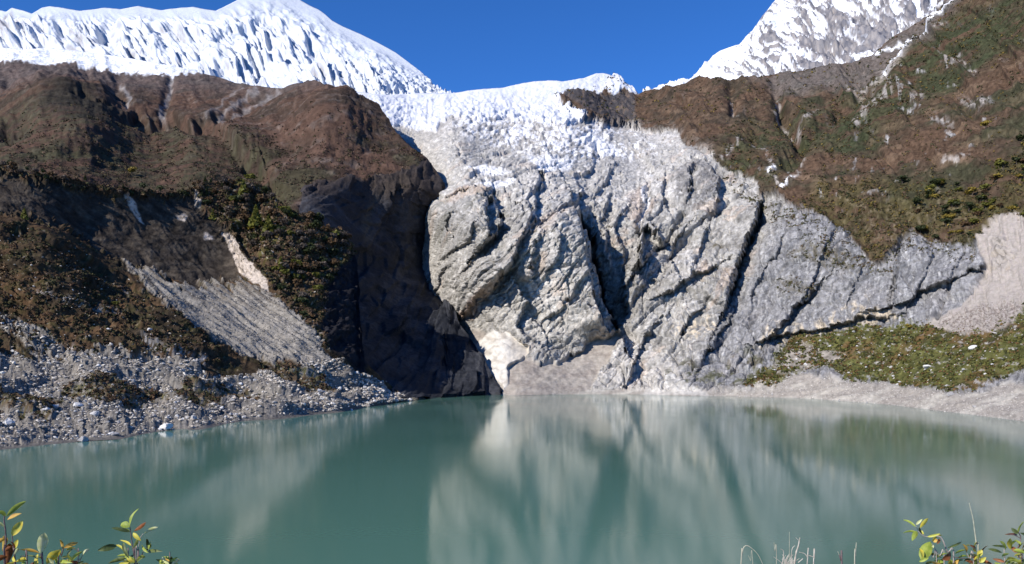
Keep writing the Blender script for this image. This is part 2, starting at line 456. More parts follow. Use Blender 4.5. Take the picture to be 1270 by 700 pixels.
# ------------------------------------------------------------------ the head of the valley: glacier, rock wall, right hillside, far shore
def build_valley_head():
    top = [(380, 110), (420, 112), (480, 118), (520, 116), (545, 116), (560, 116), (585, 112), (605, 110), (625, 109), (640, 105), (665, 101), (680, 100),
           (700, 101), (725, 97), (738, 92), (748, 90.5), (756, 93), (766, 98), (778, 105), (788, 113), (792, 118), (800, 114), (812, 112), (819, 113), (830, 109),
           (848, 104), (858, 99), (867, 96), (880, 99), (900, 103), (915, 102), (926, 101), (945, 97), (963, 94), (975, 92), (993, 89), (1010, 86), (1023, 84), (1053, 78), (1066, 76), (1082, 69),
           (1096, 56), (1110, 45), (1128, 34), (1150, 20), (1167, 0), (1200, -40), (1280, -80), (1450, -120)]
    bot = [(380, 496), (500, 494), (570, 491.5), (640, 490.5), (700, 489.5), (800, 489.5), (850, 491), (900, 491.5), (960, 493), (1000, 494.5), (1050, 498), (1100, 502), (1150, 508), (1200, 514), (1240, 519), (1270, 523), (1450, 548)]
    foot = lambda y: CAMH * F / (y - HY)
    ctrl = [(x, y, foot(y)) for x, y in bot if x > 590]
    ctrl += [(605, 420, 680), (660, 440, 640), (700, 430, 660), (760, 410, 665), (690, 350, 700), (690, 270, 745), (580, 250, 745), (562, 320, 730), (585, 370, 700),
             (620, 220, 830), (700, 220, 880), (700, 160, 1200), (600, 190, 960), (560, 150, 1250), (480, 150, 1350), (400, 130, 2000), (500, 120, 2600), (560, 117, 2700), (640, 106, 2700),
             (745, 92, 2700), (790, 117, 2200), (700, 128, 1700), (600, 140, 1500), (450, 300, 1050), (450, 420, 950), (520, 300, 870), (528, 250, 840), (553, 232, 850), (520, 380, 820), (545, 420, 800), (560, 390, 740), (480, 200, 1250), (430, 490, 800), (500, 488, 700), (800, 400, 670), (800, 320, 740), (800, 230, 900), (850, 170, 1100), (870, 230, 860),
             (860, 100, 1800), (900, 400, 640), (900, 450, 590), (800, 450, 630), (900, 300, 740), (950, 220, 840), (950, 120, 1350), (1000, 420, 590), (1000, 455, 565), (1000, 350, 630), (1000, 270, 700), (1000, 180, 920),
             (1050, 82, 1450), (1100, 420, 530), (1100, 470, 490), (1150, 330, 570), (1150, 250, 640), (1150, 150, 860), (1160, 30, 1350), (1250, 470, 375), (1250, 430, 400), (1250, 380, 460), (1250, 280, 545), (1270, 200, 630),
             (1270, 100, 800), (1270, 0, 1050), (1450, 450, 290), (1450, 300, 400), (1450, 100, 620), (1450, -80, 950), (1200, -30, 1350), (1080, 60, 1450)]
    s = Sheet(380, 1450, top, bot, ctrl, 1.05)
    px, py, Y = s.px, s.py, s.Y
    m = Y / 1000.0                       # metres per photo pixel here
    X, Z = s.P[..., 0], s.P[..., 2]
    jx = px + 5 * noise(px / 26, py / 26, seed=101) + 2.2 * noise(px / 8, py / 8, seed=102)
    jy = py + 5 * noise(px / 26, py / 26, seed=103) + 2.2 * noise(px / 8, py / 8, seed=104)
    _f, jid, _e = facets(px / 8, py / 6.5, 41); _f, jid2, _e = facets(px / 3.6, py / 3.2, 42)
    kx = px + 4 * noise(px / 26, py / 26, seed=101) + 3.6 * (jid - .5) + 1.6 * (jid2 - .5); ky = py + 4 * noise(px / 26, py / 26, seed=103) + 3 * (PERM[(jid * 255).astype(int)] / 255. - .5)
    # ---- what covers each place
    brown = inside([(700, 140), (722, 150), (745, 160), (763, 152), (785, 163), (800, 163), (837, 163), (867, 186), (885, 197), (897, 206), (902, 215), (935, 226), (945, 244), (966, 244), (992, 264), (1020, 268), (1047, 285),
                    (1067, 313), (1093, 331), (1119, 303), (1134, 290), (1160, 303), (1185, 308), (1211, 312), (1214, 295), (1237, 272), (1270, 270), (1460, 262), (1460, -160), (1150, -160), (1080, 40), (780, 80), (740, 118), (705, 118), (690, 125)], jx, jy, 7)
    apron = inside([(925, 478), (955, 455), (980, 418), (1016, 412), (1077, 409), (1116, 405), (1150, 404), (1199, 416), (1254, 404), (1270, 384), (1460, 340), (1460, 475), (1290, 455), (1250, 466), (1199, 486), (1150, 484), (1110, 478), (1089, 472), (1053, 472), (1028, 457), (980, 464), (950, 480)], jx, jy, 9)
    tuft = inside([(820, 475), (850, 445), (880, 460), (930, 430), (960, 440), (1000, 425), (1000, 470), (940, 485), (880, 485), (840, 485)], jx, jy, 8)
    scar = inside([(1213, 292), (1237, 270), (1460, 258), (1460, 345), (1270, 386), (1254, 406), (1199, 418), (1148, 405), (1190, 380), (1213, 355), (1222, 330), (1215, 312)], jx, jy, 2.5)
    fan = inside([(540, 492), (590, 410), (566, 402), (600, 412), (640, 440), (668, 452), (700, 450), (735, 425), (766, 412), (770, 420), (752, 450), (738, 470), (728, 490.5)], jx, jy, 1.5)
    cone = inside([(590, 436), (597, 422), (604, 415), (614, 411), (626, 413), (640, 420), (654, 432), (655, 442), (641, 452), (632, 460), (628, 474), (624, 488), (618, 478), (606, 462)], jx, jy, 1.2)
    snow_hi = inside([(370, 130), (430, 128), (470, 152), (500, 160), (540, 163), (548, 150), (560, 146), (585, 149), (600, 152), (622, 146), (640, 152), (668, 154), (700, 158), (724, 152), (716, 146), (700, 135), (690, 124), (706, 117),
                      (722, 115), (745, 119), (765, 121), (790, 122), (800, 60), (370, 60)], px + 3 * noise(px / 9, py / 9, seed=110) + 2 * noise(px / 4, py / 4, seed=111), py + 5 * noise(px / 12, py / 12, seed=112) + 2.5 * noise(px / 4, py / 4, seed=113), 1.2)
    knob = inside([(690, 125), (700, 116), (718, 113), (730, 117), (760, 120), (785, 121), (790, 150), (765, 160), (735, 150), (715, 138)], jx, jy, 2)
    seracs = inside([(575, 146), (700, 150), (770, 160), (820, 185), (790, 202), (740, 208), (690, 206), (650, 198), (600, 176), (560, 160)], px + 12 * noise(px / 20, py / 14, seed=116), py + 10 * noise(px / 20, py / 14, seed=117), 12)
    beach = sstep(-13, -1, py - np.interp(px, [p[0] for p in bot], [p[1] for p in bot]) + 3 * noise(px / 30, py / 9, seed=115) - 6 * sstep(1000, 1270, px)*0) * sstep(640, 760, px)
    beach = np.maximum(beach, inside([(930, 495), (935, 478), (985, 466), (1010, 468), (1060, 474), (1100, 477), (1150, 486), (1200, 490), (1240, 478), (1460, 470), (1460, 560), (930, 500)], jx, jy, 4) )
    white_toe = inside([(790, 491), (805, 478), (825, 470), (850, 476), (870, 484), (885, 491)], jx, jy, 2)
    rockm = np.clip(1 - brown - apron - scar - fan - cone - beach, 0, 1) * (1 - snow_hi)
    dz = fbm(px / 5, py / 4, octv=4, seed=118, gain=.75)
    dith = lambda m, a=.5: sstep(.30, .70, m + a * dz * (m > .01) * (m < .99))
    brown = dith(np.maximum(brown, 0)); apron = dith(apron, .7)
    # ---- big forms of the rock wall
    h = np.zeros_like(px)
    S = lambda pts, A, R, w=1.6, Rr=None: step_relief(pts, kx, ky, A, R, w * .6, Rr)
    G = lambda pts, A, w: groove(pts, kx, ky, A, w)
    h += S([(712, 262), (722, 285), (735, 325), (748, 370), (766, 410)], 66, 60, 1.4, 24)        # great buttress edge
    h += S([(608, 243), (624, 262), (622, 282), (606, 297), (590, 318)], 25, 40, 1.6, 15)       # dome's shaded side
    h += S([(612, 232), (614, 244), (602, 247)], 10, 14, 1.2)
    h += S([(676, 215), (674, 232), (662, 246), (666, 262), (662, 280), (650, 300), (636, 325), (618, 350), (600, 372)], 15, 26, 1.5, 9)
    h += S([(812, 288), (822, 300), (808, 318), (792, 336), (786, 345)], 26, 26, 1.6, 22)
    h += S([(795, 285), (790, 320), (788, 342)], -18, 12, 1.6, 14)
    h += S([(880, 208), (892, 225), (893, 240), (888, 262)], 14, 30, 1.6)
    h += S([(860, 214), (858, 230), (852, 250)], 9, 10, 1.4)
    h += S([(945, 252), (938, 278), (930, 300), (915, 335), (903, 372), (898, 384)], 22, 60, 1.5, 20)
    h += G([(945, 252), (938, 278), (930, 300), (915, 335), (903, 372)], 8, 3)
    h += S([(788, 300), (770, 345), (776, 388), (768, 410)], -18, 34, 3, 40)
    h += G([(802, 232), (806, 250), (800, 262), (792, 280), (794, 296)], 9, 4)
    h += G([(900, 255), (870, 285), (840, 310), (806, 350), (778, 392)], 9, 5)
    h += G([(848, 262), (834, 292), (818, 306)], 9, 4)
    h += S([(895, 330), (860, 345), (838, 362), (815, 372)], 10, 16, 1.5)
    h += S([(1018, 352), (980, 392), (960, 420), (948, 424)], 9, 22, 1.4)
    h += S([(1110, 395), (1060, 398), (1015, 408), (935, 426)], 9, 18, 1.2)      # overhang line at foot of the grey slabs
    h += S([(1224, 335), (1180, 352), (1120, 378), (1070, 392)], 8, 14, 1.2)
    h += S([(1130, 296), (1112, 330), (1108, 380)], -9, 20, 2)
    h += G([(1120, 300), (1112, 345), (1106, 385)], 5, 3)
    h += S([(640, 330), (615, 350), (592, 372), (568, 395)], 9, 20, 1.5)
    h += S([(735, 345), (712, 365), (695, 385), (672, 400)], 5, 10, 1.2) + S([(700, 300), (690, 330), (672, 352)], 5, 10, 1.2)
    h += S([(640, 352), (655, 375), (640, 405), (660, 425)], 9, 18, 1.4)
    h += S([(755, 245), (745, 270), (752, 300), (760, 330)], 9, 16, 1.4)
    h += S([(775, 262), (760, 285), (775, 310), (770, 350)], 9, 14, 1.4)
    h += S([(770, 250), (785, 235), (800, 232)], 8, 12, 1.4)
    h += S([(560, 262), (552, 285), (560, 300)], 8, 16, 1.4)
    h += S([(590, 285), (582, 300), (560, 315), (545, 330)], 8, 16, 1.4)
    h += S([(735, 205), (728, 215), (720, 218)], 12, 10, 1.2)
    h += G([(740, 180), (741, 195), (739, 200)], 16, 3)
    h += S([(640, 225), (658, 240), (652, 252), (665, 275)], 6, 10, 1.2)
    h += S([(716, 225), (722, 240), (712, 255), (700, 262)], 12, 20, 1.4) + S([(760, 215), (752, 228), (738, 240)], 9, 16, 1.2)
    h += S([(850, 285), (838, 300), (830, 322), (838, 345)], 9, 20, 1.2) + S([(880, 290), (868, 312), (862, 335)], 8, 18, 1.2)
    h += S([(826, 225), (822, 245), (828, 262)], 10, 16, 1.2) + S([(780, 190), (800, 200), (812, 215)], -8, 14, 1.2)
    h += S([(975, 290), (962, 320), (940, 350), (930, 385)], 4, 26, 1.2) + S([(1040, 285), (1020, 320), (1010, 350), (985, 385)], 3.5, 28, 1.2) + S([(1075, 325), (1060, 350), (1050, 385)], 3, 22, 1.2)
    h += S([(1165, 308), (1150, 335), (1140, 365), (1120, 395)], 3.5, 24, 1.2) + S([(1195, 315), (1180, 345), (1172, 372)], 3, 16, 1.2)
    h += S([(870, 385), (850, 405), (840, 425)], 7, 18, 1.2) + S([(820, 395), (800, 420), (790, 450), (775, 480)], 7, 20, 1.2) + S([(905, 395), (890, 420), (870, 450)], 7, 20, 1.2)
    h += S([(545, 240), (560, 248), (590, 238)], -7, 14, 1.2) + S([(560, 330), (545, 345), (538, 375)], 7, 14, 1.2)
    h += S([(700, 378), (728, 385), (748, 395)], 6, 12, 1.2) + S([(650, 392), (680, 410), (720, 425)], 6, 12, 1.2) + S([(668, 300), (655, 330), (662, 352)], 6, 12, 1.2)
    big = h.copy() * (.55 + .45 * sstep(1400, 700, Y))
    # bulges
    def blob(cx, cy, rx, ry, A):
        q = ((jx - cx) / rx) ** 2 + ((jy - cy) / ry) ** 2
        return A * np.exp(-q)
    big += blob(690, 330, 42, 60, 14) + blob(575, 270, 40, 36, 9) + blob(640, 298, 20, 26, 4) + blob(860, 235, 34, 26, 12) + blob(840, 350, 50, 30, 8)
    big += 0
    cone_h = 14 * np.exp(-(((px - 622) / 22) ** 2 + ((py - 438) / 26) ** 2)) * cone
    big += blob(1010, 300, 60, 34, 10) + blob(1160, 340, 50, 34, 10) + blob(570, 350, 36, 28, 10)
    pit = lambda poly, A: -A * inside(poly, kx, ky, 1.6)
    big += pit([(716, 266), (724, 264), (737, 298), (747, 355), (757, 380), (769, 412), (748, 406), (738, 372), (728, 330), (720, 298)], 26)
    big += pit([(797, 291), (804, 286), (821, 304), (806, 320), (790, 341), (795, 314)], 18) + pit([(605, 248), (616, 252), (627, 266), (618, 284), (602, 298), (606, 272)], 15)
    big += pit([(673, 214), (677, 222), (668, 240), (659, 248), (660, 240), (670, 228)], 14) + pit([(612, 234), (616, 240), (612, 246), (601, 248), (602, 240)], 8)
    big += pit([(660, 262), (664, 268), (660, 284), (648, 300), (655, 278)], 9) + pit([(945, 250), (950, 256), (942, 276), (932, 300), (926, 302), (936, 276)], 12)
    big *= rockm
    # rock texture: folded, jointed, dipping to the lower left
    ang = np.where(px < 760, 0.95, 0.75)
    U = X + 6 * noise(X / 30, Z / 30, seed=121); W = Z + 0.35 * Y + 6 * noise(X / 30, Z / 30, seed=122)
    gy = np.abs(np.gradient(Y, axis=1)) / 1.05
    fin = 1 / (1 + (gy / 1.6) ** 2)
    ca, sa = math.cos(.85), math.sin(.85)
    A1 = U * ca + W * sa; B1 = -U * sa + W * ca
    f1, id1, e1 = facets(A1 / 46, B1 / 24, 3)
    f2, id2, e2 = facets(A1 / 19 + .15 * f1, B1 / 9.5, 4)
    f3, id3, e3 = facets(A1 / 7.5, B1 / 4.2, 5)
    f4, id4, e4 = facets(U / 3.6, W / 3.4, 6)
    rg = ridged(A1 / 26, B1 / 7, octv=5, seed=130, gain=.55)
    calm = 1 - .25 * inside([(930, 250), (1230, 270), (1225, 420), (900, 430), (880, 380)], px, py, 20)
    rel = 4.6 * f1 * fin + (1.6 * f2 + .9 * f3 + .5 * f4 + 1.9 * rg) * fin + .5 * fin * ridged(U / 7, W / 5, octv=3, seed=147, gain=.6) + 1.8 * fbm(U / 34, W / 34, octv=4, seed=140)
    def saw(x, k=.78):
        t = x - np.floor(x); return np.where(t < k, t / k, (1 - t) / (1 - k))
    mod1 = .3 + .7 * sstep(-.2, .3, noise(A1 / 40, B1 / 30, seed=148)); mod2 = .2 + .8 * sstep(-.2, .25, noise(A1 / 16, B1 / 14, seed=149))
    wob_ = .5 * noise(A1 / 14, B1 / 14, seed=188) + .4 * (id2 - .5)
    wob = .9 * noise(A1 / 30, B1 / 22, seed=153) + .9 * (id1 - .5) + .5 * (id2 - .5)
    joint = sstep(.70, .95, ridged(A1 / 44, B1 / 6 + wob_, octv=2, seed=185)) * 2.2 + sstep(.72, .95, ridged(A1 / 9 + wob_, B1 / 34, octv=2, seed=186)) * 1.6
    strata = -joint + 3.0 * saw(-B1 / 17 + wob) * mod1 + 1.6 * saw(-B1 / 7 + 1.3 * wob, .7) * mod2 + .8 * saw(B1 / 3.4 + 2 * wob, .7) * mod1
    cross = 2.2 * saw((A1 * .9 + .3 * B1) / 26 + wob, .82) * mod2 + .9 * saw((A1 * .8 - .5 * B1) / 9 + 1.5 * wob, .75) * mod1
    rel = rel * .55 + (strata * .52 + cross * .5) * fin
    rel -= 3.0 * fin * np.exp(-(e1 / .05) ** 2) + 1.9 * fin * np.exp(-(e2 / .07) ** 2) + .9 * fin * np.exp(-(e3 / .09) ** 2)
    rel -= 0 * np.exp(-(e1 / .05) ** 2) + 1.0 * np.exp(-(e2 / .06) ** 2)
    mid = rel * rockm * calm * (1 - seracs * .6)
    # slabs at right: striations dipping steeply
    st = ridged((X * .8 + Z * .95 + 8 * noise(X / 60, Z / 60, seed=143)) / 60, (Z * .9 - X * .9) / 9, octv=4, seed=145)
    mid += rockm * (1 - calm) * 2.2 * 2.4 * st
    # ice towers
    sw = ridged(px / 13 + .6 * noise(px / 20, py / 20, seed=151), py / 8 + .3 * noise(px / 12, py / 12, seed=152), octv=5, seed=150, gain=.62)
    f5, id5, e5 = facets(px / 4.2, py / 2.8, 9)
    ice = (seracs * .9 + snow_hi * sstep(112, 140, py) * .8) * m * (2.6 * sw + .5 * f5 + 2.2 * saw(py / 9 + .9 * noise(px / 26, py / 12, seed=158) + .4 * noise(px / 7, py / 6, seed=159), .8) + 1.6 * saw(px / 15 + .8 * noise(px / 14, py / 12, seed=156), .75))
    ice += snow_hi * m * (.8 * ridged(px / 7, py / 4.4, octv=3, seed=155) + 2 * fbm(px / 14, py / 9, octv=4, seed=157))
    # brown hillside: gullies running down to the left
    la = (px + py * 1.15) ; lb = (py - px * .55)
    lw = la + 26 * noise(px / 70, py / 70, seed=160) + 9 * noise(px / 24, py / 24, seed=161)
    gul = ridged(lb / 48 + .5 * noise(px / 50, py / 50, seed=163), lw / 190, octv=5, seed=165, gain=.55)
    hill = brown * (m * 12.5 * gul + 3.6 * fbm(X / 22, W / 22, octv=6, seed=170, gain=.6) + 2.2 * fbm(X / 12, Y / 14, octv=5, seed=172, gain=.68))
    hill += brown * (groove([(1110, 88), (1090, 105), (1072, 118), (1040, 150), (1000, 175), (985, 200), (965, 215)], jx, jy, 14, 9)
                     + groove([(905, 108), (912, 130), (905, 150)], jx, jy, 12, 6)
                     + groove([(958, 110), (965, 135), (985, 165), (990, 180)], jx, jy, 18, 8)
                     + step_relief([(968, 122), (962, 140)], jx, jy, 10, 12)
                     + step_relief([(1190, 0), (1150, 40), (1100, 92), (1050, 120)], jx, jy, -22, 30, 4))
    brk = inside([(880, 205), (1060, 215), (1090, 100), (1180, 60), (1240, 150), (1180, 230), (1000, 260), (900, 220)], px, py, 20)
    out_m = sstep(.38, .6, fbm(px / 19, py / 15, octv=5, seed=175, gain=.6)) * brown * (brk * .9 + .1)
    hill += out_m * (1.8 * f2 + 1.2 * f3) * 1.5
    # lower ground
    low = np.clip(apron + beach + scar + fan, 0, 1)
    hlow = low * (1.1 * fbm(X / 16, Y / 16, octv=6, seed=180, gain=.58)) + apron * 1.2 * ridged(X / 14, Y / 20, octv=4, seed=184) + scar * (2.2 * ridged((px - py * .2) / 14, (py + px) / 60, octv=4, seed=187)) 
    hlow += inside([(1225, 300), (1245, 290), (1260, 320), (1250, 345), (1235, 340)], jx, jy, 5) * 3 * f3
    hlow += fan * (.9 * ridged(px / 40 + py / 16, py / 60 - px / 90, octv=4, seed=189)) + cone * (1.0 + .5 * fbm(px / 14, py / 12, octv=4, seed=191))
    hlow += (groove([(1215, 380), (1190, 400)], jx, jy, 1, 8))
    hlow += beach * m * 2.4 * ridged((px * .5 + py * 2.4) / 34, (py - px * .3) / 50, octv=4, seed=193)
    dampen = sstep(0, .02, s.v) * (sstep(0, .012, 1 - s.v) * .7 + .3)
    # the wall itself moves towards / away from the lake; loose ground moves along its own normal
    s.displace((mid + hill + ice * 1.0 + hlow) * dampen)
    s.displace((big * 1.65 + cone_h) * dampen, s.toward())
    N = s.slope()
    # ---- colours
    n1 = fbm(A1 / 30, B1 / 10, octv=5, seed=200, gain=.6)
    n2 = fbm(X / 60, Z / 60, octv=5, seed=205)
    n3 = fbm(px / 5, py / 5, octv=4, seed=209)
    col = const_col(px.shape, (.33, .315, .285))
    col = mixc(col, (.20, .19, .175), sstep(-.05, .5, n1) * .75)
    col = mixc(col, (.46, .44, .41), sstep(.10, .6, n2 + .3 * n3) * .8)
    col = mixc(col, (.43, .33, .25), sstep(.25, .55, fbm(A1 / 50, B1 / 18, octv=4, seed=212)) * .55)
    col *= (.82 + .36 * id2 * .6 + .22 * id1)[..., None]
    upper = sstep(330, 200, py) * sstep(950, 820, px)
    col = mixc(col, (.50, .485, .46), upper * .45)
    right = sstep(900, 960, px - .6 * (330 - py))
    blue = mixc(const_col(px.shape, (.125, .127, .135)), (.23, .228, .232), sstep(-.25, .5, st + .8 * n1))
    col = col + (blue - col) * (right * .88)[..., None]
    col = mixc(col, (.13, .125, .125), inside([(842, 212), (866, 203), (888, 212), (894, 238), (888, 248), (866, 262), (846, 268), (838, 245)], jx, jy, 4) * .7 * sstep(-.4, .3, n1 + .3))
    tan = inside([(935, 432), (960, 402), (1010, 405), (1050, 380), (1075, 372), (1118, 392), (1116, 404), (1050, 411), (1000, 416), (960, 436)], jx, jy, 4) * sstep(-.15, .3, fbm(px / 9, py / 13, octv=4, seed=220))
    tan = np.maximum(tan, .9 * inside([(830, 405), (855, 400), (885, 395), (888, 412), (866, 424), (840, 420)], jx, jy, 4) * sstep(-.1, .3, n3))
    col = mixc(col, (.55, .46, .33), tan * .8)
    rust = inside([(566, 390), (600, 362), (622, 342), (628, 350), (600, 378), (584, 395)], jx, jy, 3) + inside([(655, 285), (700, 262), (715, 272), (690, 290), (668, 305)], jx, jy, 5) * .6 + inside([(780, 240), (805, 225), (808, 262), (790, 285), (778, 265)], jx, jy, 5) * .5 + inside([(545, 250), (580, 236), (606, 232), (600, 245), (560, 252)], jx, jy, 3) * .5
    col = mixc(col, (.42, .28, .19), np.clip(rust, 0, 1) * .7)
    col = mixc(col, (.50, .475, .43), inside([(650, 300), (690, 262), (716, 275), (735, 330), (760, 400), (700, 425), (620, 400), (600, 375)], jx, jy, 12) * sstep(-.45, .2, n1) * .6)
    pale = inside([(735, 490), (752, 450), (770, 405), (800, 415), (815, 440), (850, 470), (800, 490)], jx, jy, 8) * sstep(-.3, .3, n1 + .2)
    col = mixc(col, (.50, .47, .43), pale * .6)
    stain = fbm(kx / 2.6 + .15 * py / 3, py / 26, octv=4, seed=290, gain=.6)
    col = mixc(col, (.095, .095, .10), sstep(.10, .42, stain) * (.30 + .45 * right) * sstep(215, 260, py))
    col = mixc(col, (.52, .51, .48), sstep(.22, .5, -stain) * .45 * sstep(215, 260, py))
    mott = fbm(A1 / 5, B1 / 3, octv=4, seed=296, gain=.65)
    col *= np.clip(1 + .45 * mott, .55, 1.5)[..., None]
    lichen = sstep(.05, .35, fbm(A1 / 34, B1 / 16, octv=5, seed=294, gain=.62)) * sstep(700, 600, px) * sstep(225, 240, py) * sstep(330, 290, py)
    col = mixc(col, (.19, .185, .155), lichen * .6)
    # dirty ice and snow filling the joints of the upper rocks
    bandn = fbm(px / 46, py / 13, octv=4, seed=233, gain=.6)
    icy = seracs * sstep(.02, .16, .5 * bandn + fbm(px / 9, py / 6, octv=6, seed=230, gain=.78) - .26 * sstep(165, 205, py) * (.55 + .45 * sstep(760, 640, px)) + .10 * sw - .02 + .12 * inside([(620, 165), (760, 165), (790, 195), (700, 215), (640, 195)], px, py, 15))
    col = mixc(col, (.37, .355, .33), seracs * .7)
    col = mixc(col, (.80, .80, .80), icy)
    vein = sstep(.80, .95, ridged(px / 40 + .3 * noise(px / 14, py / 14, seed=238), py / 24, octv=3, seed=236, gain=.45)) * sstep(300, 230, py) * sstep(640, 700, px) * sstep(920, 860, px)
    patch = inside([(577, 214), (592, 206), (602, 204), (614, 208), (624, 214), (634, 217), (610, 220), (590, 216)], px, py, 1.5)
    patch += inside([(584, 236), (600, 228), (625, 226), (632, 222), (640, 224), (634, 234), (612, 236)], px, py, 2.5) + inside([(660, 266), (672, 262), (675, 266), (664, 276)], px, py, 2)
    patch += inside([(640, 190), (660, 196), (700, 200), (715, 195), (705, 210), (680, 216), (660, 205)], jx, jy, 3) + inside([(706, 172), (735, 172), (760, 180), (772, 190), (745, 196), (724, 184)], jx, jy, 4)
    patch += inside([(797, 233), (803, 232), (810, 254), (797, 272), (793, 285), (790, 278), (800, 258)], jx, jy, 1.2) * .8
    col = mixc(col, (.80, .80, .80), np.clip(patch * .9 + vein * .5, 0, 1) * rockm)
    # brown scrub hillside
    b1 = fbm(X / 70, W / 70, octv=6, seed=240, gain=.6)
    b2 = fbm(X / 24, W / 24, octv=5, seed=246, gain=.62)
    bc = mixc(const_col(px.shape, (.094, .064, .046)), (.056, .046, .036), sstep(-.3, .4, b1))
    bc = mixc(bc, (.17, .125, .09), sstep(.0, .5, b2) * .6)
    bc = bc * np.array([.98, .92, .84], np.float32)
    gz = inside([(885, 215), (905, 180), (960, 150), (1000, 150), (1080, 110), (1180, 20), (1290, 0), (1290, 60), (1200, 90), (1150, 130), (1060, 190), (1000, 190), (930, 190), (960, 225), (910, 235)], jx, jy, 22)
    bc = mixc(bc, (.040, .050, .024), np.clip(gz * sstep(-.25, .25, b2 + .1) + .6 * sstep(.05, .4, b1) * sstep(880, 1000, px), 0, 1) * .85)
    lowg = inside([(990, 262), (1020, 235), (1100, 232), (1210, 240), (1290, 160), (1460, 100), (1460, 280), (1230, 280), (1210, 312), (1130, 296), (1093, 331), (1040, 285)], jx, jy, 12)
    bc = mixc(bc, (.070, .062, .026), lowg * sstep(-.3, .3, b2 + .15) * .8)
    bc = mixc(bc, (.14, .115, .075), inside([(1040, 250), (1210, 260), (1210, 312), (1130, 296), (1093, 331)], jx, jy, 12) * sstep(0, .5, n3) * .6)
    lite = inside([(1080, 118), (1100, 92), (1117, 82), (1135, 72), (1110, 96), (1086, 118), (1068, 124), (1052, 116)], jx, jy, 4)
    bc = mixc(bc, (.27, .235, .19), lite * .8)
    bc = mixc(bc, (.30, .29, .28), out_m)
    grey = inside([(763, 152), (800, 163), (840, 165), (870, 188), (900, 214), (860, 200), (800, 185), (740, 160)], jx, jy, 10)
    bc = mixc(bc, (.30, .285, .26), np.clip(grey * sstep(-.2, .2, b2), 0, 1) * .8)
    rid = inside([(1082, 69), (1110, 45), (1150, 20), (1167, -2), (1215, -10), (1150, 60), (1100, 92), (1060, 110), (980, 120), (926, 108), (990, 92)], jx, jy, 8)
    bc = mixc(bc, (.13, .115, .105), rid * .75)
    # light streaks of gullies and the snow-filled couloir
    qx = 3 * noise(px / 7, py / 7, seed=251); qy = 3 * noise(px / 7, py / 7, seed=252)
    def streak(pts, w, js=1.0):
        return near_only(lambda a, b: np.exp(-(line_dist(pts, a, b)[0] / w) ** 2), pts, px + js * qx, py + js * qy, w * 2.6)
    rkst = streak([(1102, 100), (1106, 112), (1104, 120)], 3) + streak([(1104, 120), (1085, 132), (1068, 150), (1058, 158)], 4) + streak([(1110, 92), (1075, 108), (1055, 116)], 4)
    rkst += streak([(907, 126), (908, 140), (915, 150)], 1.8) + streak([(918, 180), (905, 192), (895, 200)], 2.5) + streak([(972, 156), (990, 162), (1002, 152), (1012, 140)], 2.5) + streak([(936, 186), (948, 192), (960, 208), (953, 224)], 2.5) + streak([(960, 222), (968, 236)], 2)
    rkst += streak([(998, 206), (990, 222), (970, 236)], 2.5) + streak([(978, 155), (962, 142), (966, 125)], 2.5) + streak([(1170, 70), (1178, 82), (1196, 84), (1212, 95)], 2.5) + streak([(1134, 130), (1142, 124)], 5) + streak([(1160, 152), (1180, 156)], 4) + streak([(1195, 124), (1215, 138), (1225, 132)], 4) + streak([(1170, 204), (1185, 206), (1200, 198)], 2.5) + streak([(1165, 45), (1178, 36)], 3)
    bc = mixc(bc, (.34, .31, .28), np.clip(rkst, 0, 1) * sstep(-.15, .15, fbm(px / 6, py / 6, octv=3, seed=255)) * .9)
    snst = streak([(1196, -12), (1180, 12), (1160, 33), (1140, 50), (1128, 65), (1112, 80), (1098, 92)], 3.6, .6) * 1.3 + .9 * streak([(1128, 52), (1100, 62), (1085, 70)], 1.8) + streak([(954, 220), (960, 212)], 2) + streak([(970, 236), (985, 226)], 1.5)*.7 + .8 * streak([(1180, -10), (1165, 8), (1140, 24)], 1.5)
    bc = mixc(bc, (.82, .83, .84), np.clip(snst * 1.3, 0, 1))
    col = col + (bc - col) * np.clip(brown, 0, 1)[..., None]
    kc = mixc(const_col(px.shape, (.065, .062, .065)), (.13, .10, .08), sstep(0, .5, n3))
    col = col + (kc - col) * (knob * (1 - snow_hi) * .9)[..., None]
    ledge = inside([(890, 300), (900, 310), (880, 315)], jx, jy, 3) + inside([(975, 318), (1010, 305), (1050, 318), (1070, 330), (1060, 345), (1020, 330)], jx, jy, 6) * .8 + inside([(955, 352), (980, 345), (1015, 358), (1000, 372), (970, 366)], jx, jy, 5) * .6
    col = mixc(col, (.085, .070, .035), np.clip(ledge, 0, 1) * sstep(-.25, .15, n3) * rockm * .85)
    # vegetated apron, screes, beach
    g1 = fbm(X / 13, Y / 13, octv=6, seed=260, gain=.62)
    ac = mixc(const_col(px.shape, (.105, .105, .035)), (.13, .075, .035), sstep(.0, .4, fbm(X / 30, Y / 30, octv=4, seed=266)) * .8)
    ac = mixc(ac, (.045, .05, .02), sstep(-.1, .4, g1) * .8)
    ac = mixc(ac, (.34, .32, .29), sstep(.28, .5, fbm(px / 14, py / 6, octv=5, seed=268, gain=.6)) * .85)
    bare = inside([(955, 455), (985, 430), (1020, 430), (1050, 440), (1040, 455), (1000, 462), (975, 462)], jx, jy, 5)
    ac = mixc(ac, (.28, .25, .22), bare * .85)
    sc = mixc(const_col(px.shape, (.38, .34, .295)), (.33, .29, .26), sstep(-.2, .4, n3))
    speck = inside([(1165, 402), (1199, 385), (1260, 380), (1270, 384), (1254, 404), (1199, 416)], jx, jy, 5)
    sc = mixc(sc, (.17, .14, .12), speck * sstep(-.1, .3, fbm(px / 3, py / 3, octv=3, seed=270)) * .9)
